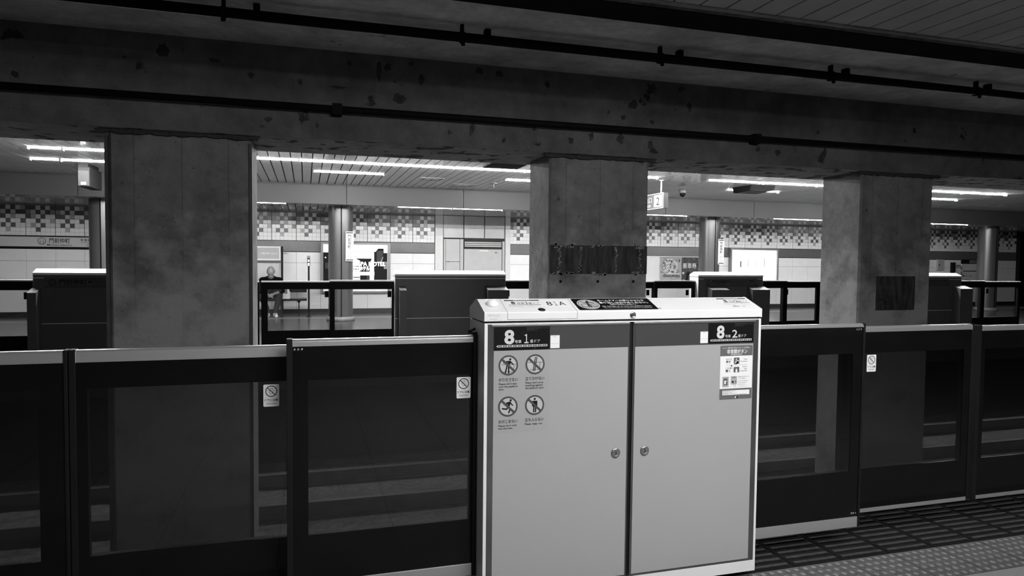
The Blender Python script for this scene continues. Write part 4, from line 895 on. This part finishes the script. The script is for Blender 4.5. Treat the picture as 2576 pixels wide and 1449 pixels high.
TILT = math.radians(30); HS = 1.12
def H(x, y, z):           # head coordinates, face towards -y, bowed forward about the neck
    y, z = y * HS, z * HS
    return (head[0] + x * HS, head[1] + y * math.cos(TILT) + z * -math.sin(TILT), head[2] + .01 + z * math.cos(TILT) + y * math.sin(TILT))
b.ball(H(0, .012, .045), .085 * HS, .098 * HS, .098 * HS, 20, 14); b.ball(H(0, -.02, .03), .078 * HS, .085 * HS, .085 * HS, 18, 12); b.ball(H(0, -.035, -.035), .064 * HS, .062 * HS, .08 * HS, 18, 12); b.ball(H(0, -.055, -.095), .036 * HS, .034 * HS, .030 * HS)
b.limb([H(0, -.093, .005), H(0, -.120, -.035)], [.011, .018], 8); b.limb([H(-.04, -.080, .018), H(.04, -.080, .018)], [.014, .014], 8); b.limb([H(-.02, -.10, -.066), H(.02, -.10, -.066)], [.009, .009], 8)
for sgn in (-1, 1): b.ball(H(sgn * .083, .012, .005), .010, .020, .028, 10, 8)
fuse(b, 'body', skin, .009, 3)
c = MB(); c.limb([J(0, -.03, .58), waist, chest], [.165, .16, .172]); c.limb([shR, chest, shL], [.095, .14, .095]); c.limb([chest, J(0, -.25, .985)], [.13, .078])
for s_, e_, w_ in ((shL, elL, wrL), (shR, elR, wrR)): c.limb([s_, e_, tuple(Vector(e_).lerp(Vector(w_), .35))], [.078, .064, .052])
fuse(c, 'jumper', shirt, .016, 4)
c = MB(); c.limb([hipR, J(0, -.02, .56), hipL], [.115, .15, .115])
for h_, k_, a_ in ((hipL, kneL, ankL), (hipR, kneR, ankR)): c.limb([h_, k_, (a_[0], a_[1], .13)], [.112, .084, .064])
fuse(c, 'trousers', trs, .016, 4)
for a_, dx in ((ankL, .03), (ankR, -.02)):
    c = MB(); c.limb([(a_[0], a_[1] + .03, .055), (a_[0] + dx, a_[1] - .15, .045)], [.052, .042]); c.limb([(a_[0], a_[1] + .01, .11), (a_[0], a_[1] - .03, .07)], [.05, .055]); fuse(c, 'shoe', shoe, .01, 3)
c = MB()
for sgn in (-1, 1): c.ball(H(sgn * .076, .045, .005), .018, .052, .04, 10, 8)
c.ball(H(0, .09, .0), .072, .03, .055, 12, 8); fuse(c, 'hair', hairm, .01, 2)
c = MB()
for i in range(9):
    q_ = math.radians(-80 + 20 * i); c.ball(H(.058 * math.sin(q_), -.035 - .05 * math.cos(q_), -.078 - .022 * math.cos(q_)), .017, .014, .026, 10, 8)
fuse(c, 'beard', gray('grizzled_beard', .07, .8, var=.3, scale=60), .01, 3)
c = MB()
for sgn in (-1, 1): c.limb([H(sgn * .022, -.096, .002), H(sgn * .044, -.088, .002)], [.007, .006], 8)
c.build('eye', eye, man)

# ================================================================== tubes over the near platform
near_tube = glow('near_lit_tube', 1.0, NEAR_LAMP)
for y, rowname in ((.80, 'front'), (-.67, 'rear')):
    for i, xa in enumerate((.70, 2.04)):
        lamp(xa, xa + 1.31, y, 3.196, ORD[i] + ' lit tube from the left, ' + rowname + ' row under the near ceiling', near_tube, 'fluorescent lamps over the near platform')
for i, xa in enumerate((.45, 1.6, 2.75)):  # lights added out of view to brighten the cabinet lid and doors
    t = thing('ceiling_fill_light', ORD[i] + ' added recessed fill light from the left, unseen above the near doors', 'lamp', (xa + .5, 1.5, 3.18), 'added fill lights above the near doors')
    y = 1.5
    m = MB(); m.box(xa, xa + 1.0, y - .17, y - .14, 3.165, 3.1995); m.box(xa, xa + 1.0, y + .14, y + .17, 3.165, 3.1995); m.box(xa, xa + .03, y - .1399, y + .1399, 3.165, 3.1995); m.box(xa + .97, xa + 1.0, y - .1399, y + .1399, 3.165, 3.1995); m.build('frame', white, t)
    m = MB(); m.box(xa + .0301, xa + .9699, y - .1398, y + .1398, 3.188, 3.1995); m.build('diffuser', glow('near_fill_diffuser', 1.0, DOWN_FILL), t)
